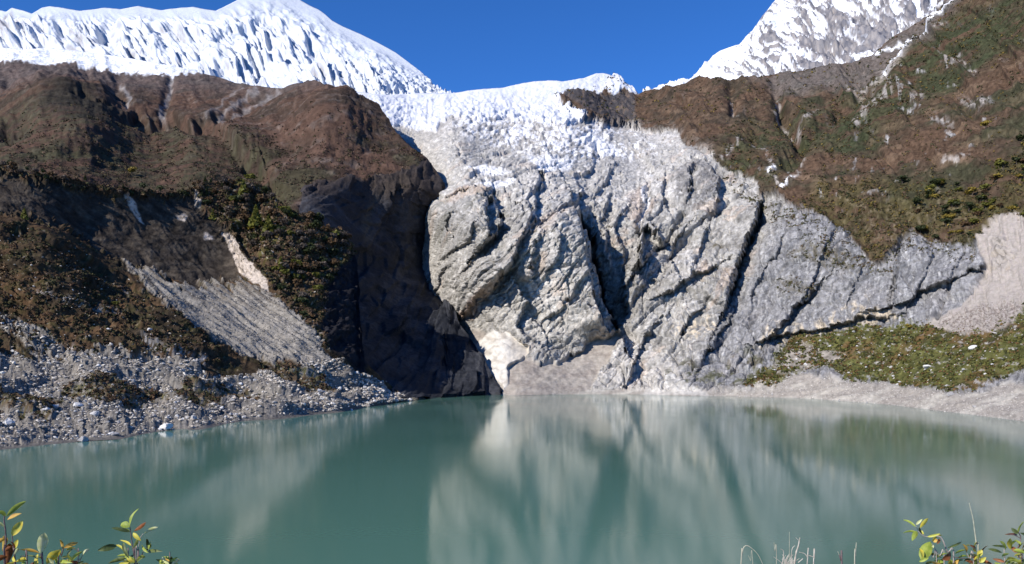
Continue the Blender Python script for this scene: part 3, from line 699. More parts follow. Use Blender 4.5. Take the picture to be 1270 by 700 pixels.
    sc = mixc(sc, (.13, .12, .10), inside([(1234, 300), (1243, 296), (1254, 320), (1248, 338), (1238, 335)], jx, jy, 4) * sstep(-.1, .3, n3) * .8)
    fc = mixc(const_col(px.shape, (.36, .325, .28)), (.30, .265, .23), sstep(-.2, .3, fbm(px / 30, py / 10, octv=5, seed=275)))
    be = mixc(const_col(px.shape, (.32, .29, .25)), (.44, .41, .35), sstep(-.1, .4, fbm((px * .6 + py * 2) / 22, (py - px * .4) / 40, octv=5, seed=277)))
    be = mixc(be, (.24, .22, .19), sstep(.32, .55, fbm(px / 13, py / 5, octv=5, seed=279)) * .6)
    col = col + (ac - col) * np.clip(tuft * sstep(0, .3, g1 + .05) * .8, 0, 1)[..., None]
    col = col + (fc - col) * fan[..., None]
    col = col + (be - col) * beach[..., None]
    col = mixc(col, (.50, .48, .44), white_toe * .7)
    col = col + (ac - col) * apron[..., None]
    col = col + (sc - col) * scar[..., None]
    col = mixc(col, (.58, .555, .50), cone)
    col = mixc(col, (.36, .32, .27), cone * sstep(.0, .5, fbm(px / 12, py / 9, octv=5, seed=281)) * .7)
    col = mixc(col, (.55, .49, .40), cone * sstep(622, 648, px + 5 * n3) * .8)
    sn = mixc(const_col(px.shape, (.74, .755, .78)), (.55, .56, .57), sstep(.1, .5, fbm(px / 6, py / 3.5, octv=4, seed=283, gain=.6)) * sstep(120, 150, py) * .7)
    col = col + (sn - col) * np.clip(snow_hi, 0, 1)[..., None]
    tint = np.clip(1 + .32 * n3, .6, 1.4); 
    col *= (1 + (tint - 1) * (1 - snow_hi))[..., None]
    # named zones
    zone = np.zeros(px.shape, int)
    zone[brown > .5] = 1; zone[apron > .5] = 2; zone[scar > .5] = 3; zone[fan > .5] = 4; zone[(beach > .5) & (apron < .5) & (scar < .5)] = 5; zone[cone > .5] = 6; zone[snow_hi > .5] = 7
    s.masks = dict(brown=brown, apron=apron, scar=scar, beach=beach, lowg=lowg * brown, gz=gz * brown, rock=rockm)
    s.keepP = s.P.copy()
    R0 = s.px.shape[0]
    s.close_back(4, .05, .08)
    col = np.concatenate([col, np.repeat(col[-1:], 4, 0)], 0); zone = np.concatenate([zone, np.repeat(zone[-1:], 4, 0)], 0)
    outs = split_sheet(s, zone, ['rock_wall', 'hillside', 'vegetated_apron', 'scree_slope', 'debris_fan', 'lake_shore', 'snow_patch', 'glacier'],
                       [M_ROCK, M_VEG, M_VEG, M_SHORE, M_SHORE, M_SHORE, M_FIRN, M_ICE], col)
    labels = ['tall grey rock wall of broken buttresses above the far end of the lake', 'brown and green scrub hillside climbing to the right',
              'green and rust coloured scrub slope below the grey slabs at right', 'pinkish bare scree scar at the right edge below the scrub',
              'smooth beige debris fan running down to the far end of the lake', 'pale bare shore along the far right side of the lake',
              'dirty white cone of avalanche snow at the foot of the rock wall', 'broken white glacier pouring over the saddle between the mountains']
    for o, l in zip(outs, labels):
        if o: o['label'] = l
    s.P = s.P[:R0]; s.px = s.px[:R0]; s.py = s.py[:R0]; s.Y = s.Y[:R0]; s.v = s.v[:R0]
    return s
valley = build_valley_head()

# ------------------------------------------------------------------ brown mountain on the left with its dark gorge side
def build_left_mountain():
    top = [(-220, 60), (-60, 62), (0, 59), (30, 62), (60, 60), (90, 63), (130, 68), (170, 74), (200, 80), (225, 84), (240, 88), (250, 92), (262, 94), (278, 99), (291, 103), (310, 106), (330, 108), (343, 109), (352, 109), (360, 106),
           (370, 104), (384, 103), (394, 105), (400, 108), (412, 112), (420, 114), (434, 120), (448, 126), (456, 130), (468, 136), (478, 147), (484, 156), (489, 163), (500, 174), (513, 185), (524, 192), (531, 197), (537, 206), (544, 215), (549, 225), (553, 234),
           (551, 262), (549, 285), (556, 310), (554, 335), (558, 362), (563, 382), (568, 398), (578, 412), (590, 428), (600, 446), (608, 460), (616, 476), (624, 490)]
    bot = [(-220, 262), (240, 266), (300, 290), (350, 345), (420, 440), (470, 480), (500, 498), (530, 496), (560, 493), (590, 491.5), (610, 491), (624, 491)]
    ctrl = [(-220, 60, 2400), (0, 60, 2300), (200, 82, 2100), (300, 104, 1900), (384, 103, 1500), (440, 122, 1300), (489, 164, 1000), (540, 206, 850), (553, 234, 830), (-100, 150, 1300), (0, 150, 1250), (100, 130, 1500), (200, 150, 1400), (300, 150, 1250),
            (400, 150, 1000), (400, 190, 830), (100, 200, 760), (250, 215, 720), (0, 205, 680), (-220, 190, 600), (-220, 330, 560), (0, 330, 600), (300, 330, 700), (370, 232, 720), (450, 222, 790), (510, 203, 830),
            (380, 270, 620), (440, 270, 740), (510, 270, 810), (380, 330, 600), (450, 330, 700), (520, 330, 810), (550, 330, 880), (430, 440, 525), (480, 430, 600), (540, 430, 650), (540, 395, 690), (565, 400, 690), (590, 440, 640), (470, 480, 500), (500, 498, 468), (530, 496, 500), (560, 493, 530), (590, 491.5, 555), (624, 491, 570), (606, 465, 605)]
    s = Sheet(-220, 624, top, bot, ctrl, 1.12)
    px, py, Y = s.px, s.py, s.Y
    m = Y / 1000.0
    X, Z = s.P[..., 0], s.P[..., 2]; W = Z + .35 * Y
    jx = px + 6 * noise(px / 26, py / 26, seed=301) + 2.5 * noise(px / 8, py / 8, seed=302)
    jy = py + 6 * noise(px / 26, py / 26, seed=303) + 2.5 * noise(px / 8, py / 8, seed=304)
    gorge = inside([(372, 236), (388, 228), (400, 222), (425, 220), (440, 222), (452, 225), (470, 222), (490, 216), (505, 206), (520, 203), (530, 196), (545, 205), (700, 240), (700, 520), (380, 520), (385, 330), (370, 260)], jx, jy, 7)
    snow = inside([(-230, 40), (-230, 100), (0, 76), (30, 78), (51, 80), (75, 84), (103, 87), (135, 92), (171, 95), (190, 99), (212, 98), (230, 94), (250, 92), (260, 60)], jx + 5*noise(px/5, py/7, seed=307), jy + 4*noise(px/4, py/9, seed=308), 2.5)
    tall = (1 - gorge)
    h = tall * (m * 2.6 * ridged((px - py * .9) / 40 + .8 * noise(px / 50, py / 50, seed=311), (py + .4 * px) / 70, octv=5, seed=312, gain=.5) * sstep(250, 120, py)
                + 8 * fbm(X / 110, Z / 60, octv=5, seed=320, gain=.5) + 3.2 * fbm(X / 22, Y / 30, octv=5, seed=322, gain=.65))
    _f, ji, _e = facets(px / 9, py / 7, 43)
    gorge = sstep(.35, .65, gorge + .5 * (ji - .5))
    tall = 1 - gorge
    # rounded foothill humps and the dark ravines between them
    def blob(cx, cy, rx, ry, A):
        return A * np.exp(-(((jx - cx) / rx) ** 2 + ((jy - cy) / ry) ** 2))
    h += blob(80, 130, 60, 30, 45) + blob(420, 150, 50, 34, 30) + blob(110, 175, 60, 22, 22) + blob(240, 170, 40, 16, 16) - blob(10, 105, 10, 10, 14) - blob(15, 170, 18, 8, 22)
    h += groove([(150, 95), (140, 120), (160, 150), (200, 158)], jx, jy, 12, 9) + groove([(212, 98), (206, 130), (200, 152), (240, 160), (280, 165)], jx, jy, 12, 7)
    h += step_relief([(120, 118), (150, 135), (160, 142)], jx, jy, 14, 20, 2.5) + groove([(350, 110), (320, 125), (285, 148), (262, 158)], jx, jy, 12, 8) + groove([(300, 190), (318, 200), (335, 235), (345, 260)], jx, jy, 14, 9)
    h += step_relief([(330, 208), (336, 232), (348, 256)], jx, jy, 16, 20, 3)
    h += step_relief([(140, 146), (199, 152), (247, 155), (274, 171), (302, 187), (326, 206)], jx, jy, -26, 34, 3)
    # gorge wall
    f1, i1, e1 = facets(X / 22, Z / 40, 21); f2, i2, e2 = facets(X / 9, Z / 14, 22)
    h += gorge * (2.6 * f1 + 1.8 * f2 + 3 * fbm(X / 20, Z / 30, octv=5, seed=330, gain=.6)) * 1.1
    damp = sstep(0, .012, 1 - s.v) * .75 + .25
    s.displace(h * damp)
    n1 = fbm(X / 90, W / 90, octv=6, seed=340, gain=.6); n2 = fbm(X / 26, W / 26, octv=5, seed=345, gain=.62); n3 = fbm(px / 5, py / 4, octv=4, seed=348)
    col = mixc(const_col(px.shape, (.092, .056, .040)), (.050, .037, .028), sstep(-.3, .35, n1))
    col = mixc(col, (.16, .13, .11), sstep(.1, .5, n2) * .5)
    gr = inside([(-230, 150), (60, 140), (160, 152), (250, 165), (290, 180), (330, 190), (360, 240), (300, 260), (0, 230), (-230, 230)], jx, jy, 18)
    col = mixc(col, (.050, .050, .028), gr * sstep(-.35, .3, n2 + .3 * n3) * .7)
    col = mixc(col, (.055, .052, .028), sstep(.1, .4, n1 + .3 * n2) * .6 * sstep(150, 200, py) )
    col = mixc(col, (.030, .028, .022), np.clip(inside([(50, 140), (80, 132), (140, 142), (150, 160), (110, 172), (60, 160)], jx, jy, 9) + inside([(-10, 88), (12, 92), (16, 106), (0, 118), (-10, 118)], jx, jy, 5) + inside([(-10, 160), (25, 165), (35, 178), (-10, 180)], jx, jy, 6), 0, 1) * .75)  # shadow at the left edge painted in, along with other dark patches
    hi = sstep(130, 100, py + 8 * n2)
    col = mixc(col, (.12, .10, .095), hi * .6)
    qx = 3 * noise(px / 7, py / 7, seed=351); qy = 3 * noise(px / 7, py / 7, seed=352)
    def streak(pts, w, js=1.0):
        return near_only(lambda a, b: np.exp(-(line_dist(pts, a, b)[0] / w) ** 2), pts, px + js * qx, py + js * qy, w * 2.6)
    stl = streak([(212, 100), (208, 125), (200, 145), (204, 150)], 2.2) + streak([(150, 110), (162, 128), (156, 140)], 2) + .7 * streak([(320, 112), (300, 125), (270, 150)], 2) + .6 * streak([(344, 112), (310, 128), (280, 152), (278, 165)], 2) + .5 * streak([(300, 112), (280, 130), (258, 152)], 2)
    col = mixc(col, (.30, .28, .27), np.clip(stl, 0, 1) * .75)
    col = mixc(col, (.82, .84, .86), snow * sstep(-.62, -.15, ridged((px + py * 1.2) / 7, (py - px * .5) / 16, octv=4, seed=356) + .35 * noise(px / 14, py / 10, seed=357) + 1.3 * sstep(98, 72, py) - .55))
    gc = mixc(const_col(px.shape, (.016, .018, .023)), (.044, .046, .053), sstep(-.2, .4, n2))  # cast shadow over the gorge, painted as near-black bluish rock colour
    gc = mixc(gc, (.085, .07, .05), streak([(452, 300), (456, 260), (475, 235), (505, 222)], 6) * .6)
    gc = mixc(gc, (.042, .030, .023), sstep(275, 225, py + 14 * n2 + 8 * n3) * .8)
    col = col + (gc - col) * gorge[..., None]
    col *= np.clip(1 + .30 * n3, .5, 1.6)[..., None]
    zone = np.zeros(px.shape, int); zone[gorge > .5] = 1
    s.masks = dict(veg=tall * (1 - snow) * sstep(140, 175, py), gorge=gorge, yel=inside([(0, 190), (330, 200), (330, 250), (0, 232)], px, py, 8))
    R0 = px.shape[0]
    s.close_back(4, .05, .08)
    col = np.concatenate([col, np.repeat(col[-1:], 4, 0)], 0); zone = np.concatenate([zone, np.repeat(zone[-1:], 4, 0)], 0)
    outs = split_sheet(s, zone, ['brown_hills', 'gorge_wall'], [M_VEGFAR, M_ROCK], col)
    outs[0]['label'] = 'rounded reddish brown hills below the snow at left'; outs[1]['label'] = 'shadowed cliff of the gorge between the brown hills and the rock wall'
    s.P = s.P[:R0]; s.px = s.px[:R0]; s.py = s.py[:R0]; s.Y = s.Y[:R0]
    return s
hills = build_left_mountain()

# ------------------------------------------------------------------ near left: old moraine with bowl, scree and stony shore
def build_moraine():
    top = [(-260, 180), (-100, 196), (0, 203), (20, 209), (40, 214), (60, 216), (80, 221), (100, 224), (120, 229), (150, 234), (175, 236), (200, 238), (220, 238), (235, 234), (250, 228), (270, 226), (290, 222), (300, 222), (315, 228), (330, 240), (345, 250), (360, 262),
           (375, 268), (390, 271), (400, 276), (415, 285), (425, 290), (436, 300), (441, 316), (444, 340), (447, 400), (452, 446), (462, 458), (475, 470), (488, 480), (500, 489), (514, 496.5)]
    bot = [(-260, 606), (-100, 580), (0, 558.5), (40, 554.5), (80, 550), (110, 547), (150, 545), (205, 539), (250, 533), (300, 526), (340, 521), (380, 516.5), (420, 512), (450, 507), (480, 501.5), (495, 498), (514, 497.3)]
    foot = lambda y: CAMH * F / (y - HY)
    ctrl = [(x, y, foot(y)) for x, y in bot[::2]] + [(514, 497.3, 473)]
    ctrl += [(-260, 180, 400), (-100, 196, 440), (0, 203, 485), (80, 221, 500), (150, 234, 520), (230, 236, 560), (300, 222, 600), (345, 250, 590), (400, 276, 590), (441, 310, 590), (444, 340, 570), (450, 440, 480),
             (0, 500, 262), (0, 475, 300), (0, 450, 335), (0, 400, 375), (0, 340, 400), (0, 290, 420), (100, 500, 285), (100, 475, 320), (100, 450, 350), (100, 400, 385), (100, 350, 410), (50, 300, 420), (150, 400, 400), (200, 500, 315), (200, 475, 345), (200, 450, 368),
             (200, 400, 405), (250, 430, 400), (160, 335, 472), (100, 280, 488), (40, 240, 470), (230, 370, 458), (300, 430, 425), (300, 470, 385), (300, 500, 342), (380, 440, 440), (400, 460, 430), (400, 490, 393), (430, 470, 440), (450, 485, 440), (480, 490, 465), (120, 320, 462), (40, 285, 440), (-100, 260, 420),
             (200, 320, 505), (270, 340, 520), (330, 380, 478), (380, 410, 460), (250, 270, 550), (300, 310, 545), (330, 340, 500), (360, 300, 535), (400, 330, 540), (410, 380, 500), (380, 350, 510)]
    s = Sheet(-260, 514, top, bot, ctrl, 1.05)
    px, py, Y = s.px, s.py, s.Y
    X, Z = s.P[..., 0], s.P[..., 2]
    jx = px + 6 * noise(px / 26, py / 26, seed=401) + 2.5 * noise(px / 8, py / 8, seed=402)
    jy = py + 6 * noise(px / 26, py / 26, seed=403) + 2.5 * noise(px / 8, py / 8, seed=404)
    scree = inside([(158, 333), (175, 340), (215, 358), (250, 362), (290, 358), (300, 352), (330, 362), (352, 378), (370, 392), (385, 404), (394, 420), (400, 436), (392, 446), (360, 444), (345, 448), (330, 440), (300, 425), (262, 418), (240, 404), (200, 372)], jx, jy, 3)
    fl0 = 26 * noise((px - py * .9) / 9, (py + px * .75) / 120, seed=405) + 10 * noise((px - py * .9) / 4, (py + px * .75) / 60, seed=406)  # jags the scree's upper border like the serrated shadow edge of the crest
    scree = np.maximum(scree * 0, inside([(150, 328), (175, 336), (215, 350), (250, 356), (285, 352), (300, 352), (330, 362), (352, 378), (370, 392), (385, 404), (396, 420), (404, 440), (420, 462), (400, 462), (372, 448), (345, 452), (320, 446), (300, 436), (262, 422), (236, 406), (200, 376)], jx - fl0 * .8 * sstep(395, 350, py), jy - fl0 * .55 * sstep(395, 350, py), 9))
    bowl = inside([(-270, 180), (0, 208), (60, 222), (150, 240), (235, 240), (262, 262), (285, 290), (300, 325), (305, 352), (250, 362), (175, 342), (140, 318), (90, 290), (40, 270), (0, 262), (-270, 250)], jx, jy, 14) * (1 - scree)
    chute = inside([(276, 285), (286, 290), (300, 312), (318, 335), (334, 352), (330, 362), (310, 350), (294, 334), (282, 310)], jx, jy, 2)
    spots = inside([(160, 240), (170, 245), (186, 272), (172, 268), (161, 256)], jx, jy, 1.5) + inside([(240, 238), (248, 240), (252, 255), (244, 254)], jx, jy, 1.5) + inside([(220, 260), (234, 268), (232, 272), (222, 268)], jx, jy, 1.5) + inside([(254, 286), (268, 290), (266, 295), (256, 293)], jx, jy, 1.5)
    stony = inside([(-270, 430), (-100, 440), (0, 440), (50, 445), (95, 445), (150, 440), (200, 445), (240, 452), (262, 468), (300, 470), (345, 460), (380, 455), (415, 452), (440, 456), (470, 470), (520, 500), (520, 620), (-270, 620)], jx, jy, 5)
    stony = np.maximum(stony, inside([(0, 405), (20, 408), (60, 425), (100, 452), (60, 450), (0, 420)], jx, jy, 4) * .8)
    vegs = inside([(75, 484), (100, 476), (130, 472), (180, 478), (215, 482), (240, 474), (285, 480), (330, 488), (322, 499), (270, 500), (240, 498), (200, 494), (170, 502), (120, 504), (85, 500)], jx, jy, 5)
    vegs = np.maximum(vegs, inside([(320, 455), (355, 455), (390, 468), (420, 490), (405, 494), (370, 480), (335, 466)], jx, jy, 4))
    vegs = np.maximum(vegs, inside([(-10, 488), (40, 490), (75, 500), (70, 508), (-10, 509)], jx, jy, 4))
    vegs = np.maximum(vegs, inside([(20, 508), (60, 510), (60, 520), (22, 518)], jx, jy, 4))
    dz = fbm(px / 6, py / 5, octv=4, seed=118, gain=.72) + .7 * noise((px - py * 1.3) / 5, (py + px * .6) / 50, seed=119)
    dith = lambda m, a=.6: sstep(.25, .75, m + a * dz * (m > .01) * (m < .99))
    scree = dith(scree); bowl = dith(bowl, .7) * (1 - scree); stony = dith(stony, .7); chute = dith(chute); vegs = dith(vegs)
    h = 2.6 * fbm(X / 24, (Y + Z) / 24, octv=6, seed=410, gain=.58)
    # the bowl: steep, gullied wall
    fl = (py + px * .75); fa = (px - py * .9)
    h += bowl * (1.4 * ridged(fa / 26 + .4 * noise(px / 30, py / 30, seed=412), fl / 130, octv=4, seed=414) - 4)
    h += scree * 2.4 * ridged((py - px * .62) / 9, (px + py * .6) / 120, octv=3, seed=418)
    tong = inside([(-270, 270), (0, 280), (60, 300), (130, 340), (200, 385), (260, 425), (300, 450), (200, 445), (0, 440), (-270, 430)], jx, jy, 10)
    h += tong * (3.0 * fbm(X / 9, (Y + Z) / 9, octv=4, seed=421, gain=.6) + 2.4 * ridged((py - px * .55) / 26, (px + py * .5) / 90, octv=4, seed=420) + 3)
    h += step_relief([(0, 285), (60, 300), (130, 338), (200, 380)], jx, jy, -7, 16, 3)
    spur = inside([(245, 235), (300, 215), (445, 290), (450, 440), (405, 430), (370, 385), (335, 350), (290, 290)], jx, jy, 8)
    f1, i1, e1 = facets(px / 22, py / 18, 31); f2, i2, e2 = facets(px / 8, py / 7, 32)
    h += spur * (1.2 * f1 + .4 * f2 + 4.5 * fbm(X / 12, Z / 12, octv=5, seed=424, gain=.6))
    h += step_relief([(316, 250), (310, 275), (290, 284), (300, 306), (330, 340)], jx, jy, 8, 14, 2)
    h += step_relief([(300, 440), (330, 460), (375, 492)], jx, jy, 3.5, 14, 2) + step_relief([(360, 440), (400, 470), (430, 500)], jx, jy, 4, 14, 2) + step_relief([(420, 450), (455, 478), (480, 492)], jx, jy, 3, 10, 2)
    h += stony * (.9 * ridged(X / 7, Y / 9, octv=4, seed=428) + .5 * f2)
    # terrace banks above the shore
    h += stony * 2.0 * np.tanh(noise(px / 70, py / 16, seed=430) * 4) * sstep(545, 500, py)
    damp = sstep(0, .035, s.v) * (sstep(0, .012, 1 - s.v) * .6 + .4)
    s.displace(h * damp)
    n2 = fbm(X / 9, (Y + Z) / 9, octv=5, seed=440, gain=.62); n1 = fbm(X / 30, (Y + Z) / 30, octv=5, seed=444); n3 = fbm(px / 4, py / 3, octv=3, seed=447)
    col = mixc(const_col(px.shape, (.088, .054, .030)), (.045, .034, .022), sstep(-.3, .3, n1))
    col = mixc(col, (.050, .046, .018), sstep(-.05, .4, n2) * .7)
    col = mixc(col, (.20, .16, .12), sstep(.3, .55, n3 * .6 + n2 * .4) * .5)
    qx = 5 * noise(px / 12, py / 12, seed=451); qy = 5 * noise(px / 12, py / 12, seed=452)
    def streak(pts, w):
        return near_only(lambda a, b: np.exp(-(line_dist(pts, a, b)[0] / w) ** 2), pts, px + qx, py + qy, w * 2.6)
    strk = streak([(-20, 385), (20, 412), (60, 432), (110, 450)], 5) + .6 * streak([(40, 365), (90, 382), (150, 400)], 3) + .6 * streak([(60, 320), (120, 345), (160, 365)], 2) + .8 * streak([(180, 432), (220, 445), (250, 455)], 5)
    col = mixc(col, (.36, .35, .34), np.clip(strk, 0, 1) * sstep(-.2, .2, n3) * .8)
    sp = mixc(const_col(px.shape, (.085, .056, .034)), (.075, .068, .022), sstep(-.1, .4, n2))
    sp = mixc(sp, (.30, .27, .23), sstep(.38, .55, n3) * .6)
    col = col + (sp - col) * spur[..., None]
    bc = mixc(const_col(px.shape, (.040, .033, .027)), (.075, .062, .048), sstep(-.2, .4, n2))  # shade of the hollow put into its colour, beyond what the relief casts
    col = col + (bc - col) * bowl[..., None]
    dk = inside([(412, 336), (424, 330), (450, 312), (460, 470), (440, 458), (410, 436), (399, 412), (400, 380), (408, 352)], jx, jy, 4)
    col = mixc(col, (.020, .020, .024), dk * .97)  # gorge shadow carried onto the spur's lower right as near-black colour
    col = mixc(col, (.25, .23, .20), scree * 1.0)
    col = mixc(col, (.07, .055, .042), scree * sstep(-.05, .45, noise((px - py * 1.35) / 7, (py + px * .65) / 90, seed=453)) * sstep(415, 350, py + 10 * n3) * .8)  # shadow streaks from the hollow painted down the upper scree
    col = mixc(col, (.43, .37, .31), np.clip(chute + spots, 0, 1) * sstep(-.5, 0, n3 + .2))
    stc = mixc(const_col(px.shape, (.235, .215, .185)), (.09, .083, .072), sstep(0, .4, n3))
    col = col + (stc - col) * (stony * .95)[..., None]
    vg = mixc(const_col(px.shape, (.085, .080, .030)), (.10, .062, .030), sstep(-.2, .3, n2))
    col = col + (vg - col) * (vegs * sstep(-.45, -.05, n3 + n2) * .9)[..., None]
    edge = sstep(9, 0, np.interp(px, [b[0] for b in bot], [b[1] for b in bot]) - py)
    col = mixc(col, (.13, .12, .105), sstep(4.5, 1.5, np.interp(px, [b[0] for b in bot], [b[1] for b in bot]) - py + 1.5 * n3) * .9)
    col *= np.clip(1 + .35 * n3, .5, 1.6)[..., None]
    zone = np.zeros(px.shape, int)
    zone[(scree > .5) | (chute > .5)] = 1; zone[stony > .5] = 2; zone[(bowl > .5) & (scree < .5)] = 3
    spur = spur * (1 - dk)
    s.masks = dict(scree=scree, bowl=bowl, spur=spur, stony=stony * (1 - vegs * .8), vegs=vegs, tong=tong, chute=chute)
    R0 = px.shape[0]
    s.close_back(4, .04, .10)
    # never let the far side stick out past the gorge: keep only a short lip
    col = np.concatenate([col, np.repeat(col[-1:], 4, 0)], 0); zone = np.concatenate([zone, np.repeat(zone[-1:], 4, 0)], 0)
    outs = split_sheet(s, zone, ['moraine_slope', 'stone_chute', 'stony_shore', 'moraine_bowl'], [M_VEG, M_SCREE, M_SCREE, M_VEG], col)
    for o, l in zip(outs, ['rust brown scrub slope of the old moraine at left', 'pale grey scree chute running down between the scrub at left', 'shore of pale grey stones along the left bank', 'dark steep hollow under the moraine crest at left']):
        if o: o['label'] = l
    s.P = s.P[:R0]; s.px = s.px[:R0]; s.py = s.py[:R0]; s.Y = s.Y[:R0]
    return s
moraine = build_moraine()

# ------------------------------------------------------------------ water, lake bed
def build_water():
    m, nt, b = new_mat('glacial_water')
    b.inputs['Base Color'].default_value = (.080, .180, .137, 1)
    b.inputs['Roughness'].default_value = .06
    b.inputs['IOR'].default_value = 1.33; b.inputs['Specular IOR Level'].default_value = .42
    geo = nt.nodes.new('ShaderNodeNewGeometry')
    def nz(scale, detail, sx, sy):
        mp = nt.nodes.new('ShaderNodeMapping'); mp.inputs['Scale'].default_value = (sx, sy, 1)
        n = nt.nodes.new('ShaderNodeTexNoise'); n.inputs['Scale'].default_value = scale; n.inputs['Detail'].default_value = detail
        nt.links.new(geo.outputs['Position'], mp.inputs[0]); nt.links.new(mp.outputs[0], n.inputs['Vector']); return n
    a = nz(1.6, 3, 1, 1); c = nz(.14, 3, 1, .6); g = nz(.02, 3, 1, .5)
    ad = nt.nodes.new('ShaderNodeMath'); ad.operation = 'MULTIPLY_ADD'; ad.inputs[1].default_value = .5
    nt.links.new(c.outputs['Fac'], ad.inputs[0]); nt.links.new(a.outputs['Fac'], ad.inputs[2])
    bp = nt.nodes.new('ShaderNodeBump'); bp.inputs['Strength'].default_value = .12; bp.inputs['Distance'].default_value = .05
    rr = nt.nodes.new('ShaderNodeMapRange'); rr.inputs['From Min'].default_value = .38; rr.inputs['From Max'].default_value = .68; rr.inputs['To Min'].default_value = .06; rr.inputs['To Max'].default_value = .13
    nt.links.new(g.outputs['Fac'], rr.inputs['Value']); nt.links.new(rr.outputs[0], b.inputs['Roughness'])
    nt.links.new(ad.outputs[0], bp.inputs['Height']); nt.links.new(bp.outputs[0], b.inputs['Normal'])
    V = [(-420, -60, 0), (420, -60, 0), (420, 640, 0), (-420, 640, 0)]
    o = link('lake', mesh_from('lake', V, [(0, 1, 2, 3)], m, False))
    tag(o, 'still turquoise glacial lake reflecting the mountains', kind='structure')
    g2 = ground_mat('lake_bed_mud', 5, .2, .3)
    V = [(-9000, -9000, -4), (9000, -9000, -4), (9000, 9000, -4), (-9000, 9000, -4)]
    o = link('ground', mesh_from('ground', V, [(0, 1, 2, 3)], g2, False, np.full((4, 3), .2)))
    tag(o, 'valley floor under the lake and mountains', kind='structure')
build_water()
#NEXT
# ------------------------------------------------------------------ near bank the camera stands on
def build_bank():
    ys = np.r_[np.linspace(-8, 6, 29), np.linspace(8, 62, 28)]; xs = np.linspace(-90, 90, 121)
    gx, gy = np.meshgrid(xs, ys)
    z = np.interp(gy, [-8, 2.6, 5, 12, 62], [18.8, 18.35, 16.6, 13.4, -1.5]) + .25 * fbm(gx / 3, gy / 3, octv=4, seed=500) * sstep(1, 6, np.abs(gx) + gy)
    P = np.stack([gx, gy, z], -1)
    idx = np.arange(gx.size).reshape(gx.shape)
    q = np.stack([idx[:-1, :-1], idx[:-1, 1:], idx[1:, 1:], idx[1:, :-1]], -1).reshape(-1, 4)
    o = link('lake_bank', mesh_from('lake_bank', P.reshape(-1, 3), q, M_VEG, True, np.full((gx.size, 3), (.10, .09, .05))))
    tag(o, 'grassy bank at the near end of the lake', kind='structure')
build_bank()

# ------------------------------------------------------------------ stones and boulders
def ico(sub=0):
    t = (1 + 5 ** .5) / 2
    v = np.array([(-1, t, 0), (1, t, 0), (-1, -t, 0), (1, -t, 0), (0, -1, t), (0, 1, t), (0, -1, -t), (0, 1, -t), (t, 0, -1), (t, 0, 1), (-t, 0, -1), (-t, 0, 1)], float)
    f = [(0, 11, 5), (0, 5, 1), (0, 1, 7), (0, 7, 10), (0, 10, 11), (1, 5, 9), (5, 11, 4), (11, 10, 2), (10, 7, 6), (7, 1, 8), (3, 9, 4), (3, 4, 2), (3, 2, 6), (3, 6, 8), (3, 8, 9), (4, 9, 5), (2, 4, 11), (6, 2, 10), (8, 6, 7), (9, 8, 1)]
    v /= np.linalg.norm(v, axis=1)[:, None]
    for _ in range(sub):
        v = list(v); mp = {}; nf = []
        def mid(a, b):
            k = (min(a, b), max(a, b))
            if k not in mp:
                m = (v[a] + v[b]); mp[k] = len(v); v.append(m / np.linalg.norm(m))
            return mp[k]
        for a, b, c in f:
            ab, bc, ca = mid(a, b), mid(b, c), mid(c, a)
            nf += [(a, ab, ca), (b, bc, ab), (c, ca, bc), (ab, bc, ca)]
        f = nf; v = np.array(v)
    return np.array(v), np.array(f)

def rock_shape(sub, rs, cuts=7):
    """a broken stone: a ball cut flat by random planes, squashed"""
    v, f = ico(sub)
    for _ in range(cuts):
        n = rs.normal(size=3); n /= np.linalg.norm(n); d = rs.uniform(.45, .8)
        k = v @ n; v = v - np.clip(k - d, 0, None)[:, None] * n
    v = v * (1 + .05 * rs.normal(size=(len(v), 1)))
    v *= np.array([1, rs.uniform(.65, 1), rs.uniform(.45, .85)])
    return v, f

def pick(sheet, w, n, rs):
    """random places on a sheet, weighted"""
    w = w.reshape(-1).astype(float); w = np.where(np.isfinite(w), w, 0); w = np.clip(w, 0, None)
    c = np.cumsum(w); i = np.searchsorted(c, rs.uniform(0, c[-1], n))
    return sheet.P.reshape(-1, 3)[i], sheet.px.reshape(-1)[i], sheet.py.reshape(-1)[i], i

def stone_field(name, label, sheet, w, n, smin, smax, cols, mat, seed, power=2.2, sub=0):
    rs = np.random.RandomState(seed)
    P, px, py, _ = pick(sheet, w, n, rs)
    shapes = [rock_shape(sub, rs) for _ in range(14)]
    nv = len(shapes[0][0]); F0 = shapes[0][1]
    SV = np.array([a for a, b in shapes])[rs.randint(0, 14, n)]
    sz = (smin + (smax - smin) * rs.rand(n) ** power) * P[:, 1] / 1000 * .5
    a = rs.uniform(0, 6.28, n); ca, sa = np.cos(a)[:, None], np.sin(a)[:, None]
    x = SV[..., 0] * ca - SV[..., 1] * sa; y = SV[..., 0] * sa + SV[..., 1] * ca; z = SV[..., 2] + .35 * x * rs.uniform(-1, 1, n)[:, None]
    V = np.stack([x, y, z], -1) * sz[:, None, None] + P[:, None] + np.array([0, 0, 1]) * (sz * .15)[:, None, None]
    Fc = (F0[None] + (np.arange(n) * nv)[:, None, None]).reshape(-1, 3)
    cc = np.array(cols)[rs.randint(0, len(cols), n)] * rs.uniform(.7, 1.25, (n, 1))
    C = np.repeat(cc[:, None], nv, 1).reshape(-1, 3)
    o = link(name, mesh_from(name, V.reshape(-1, 3), Fc, mat, False, C))
    tag(o, label, kind='stuff'); return o

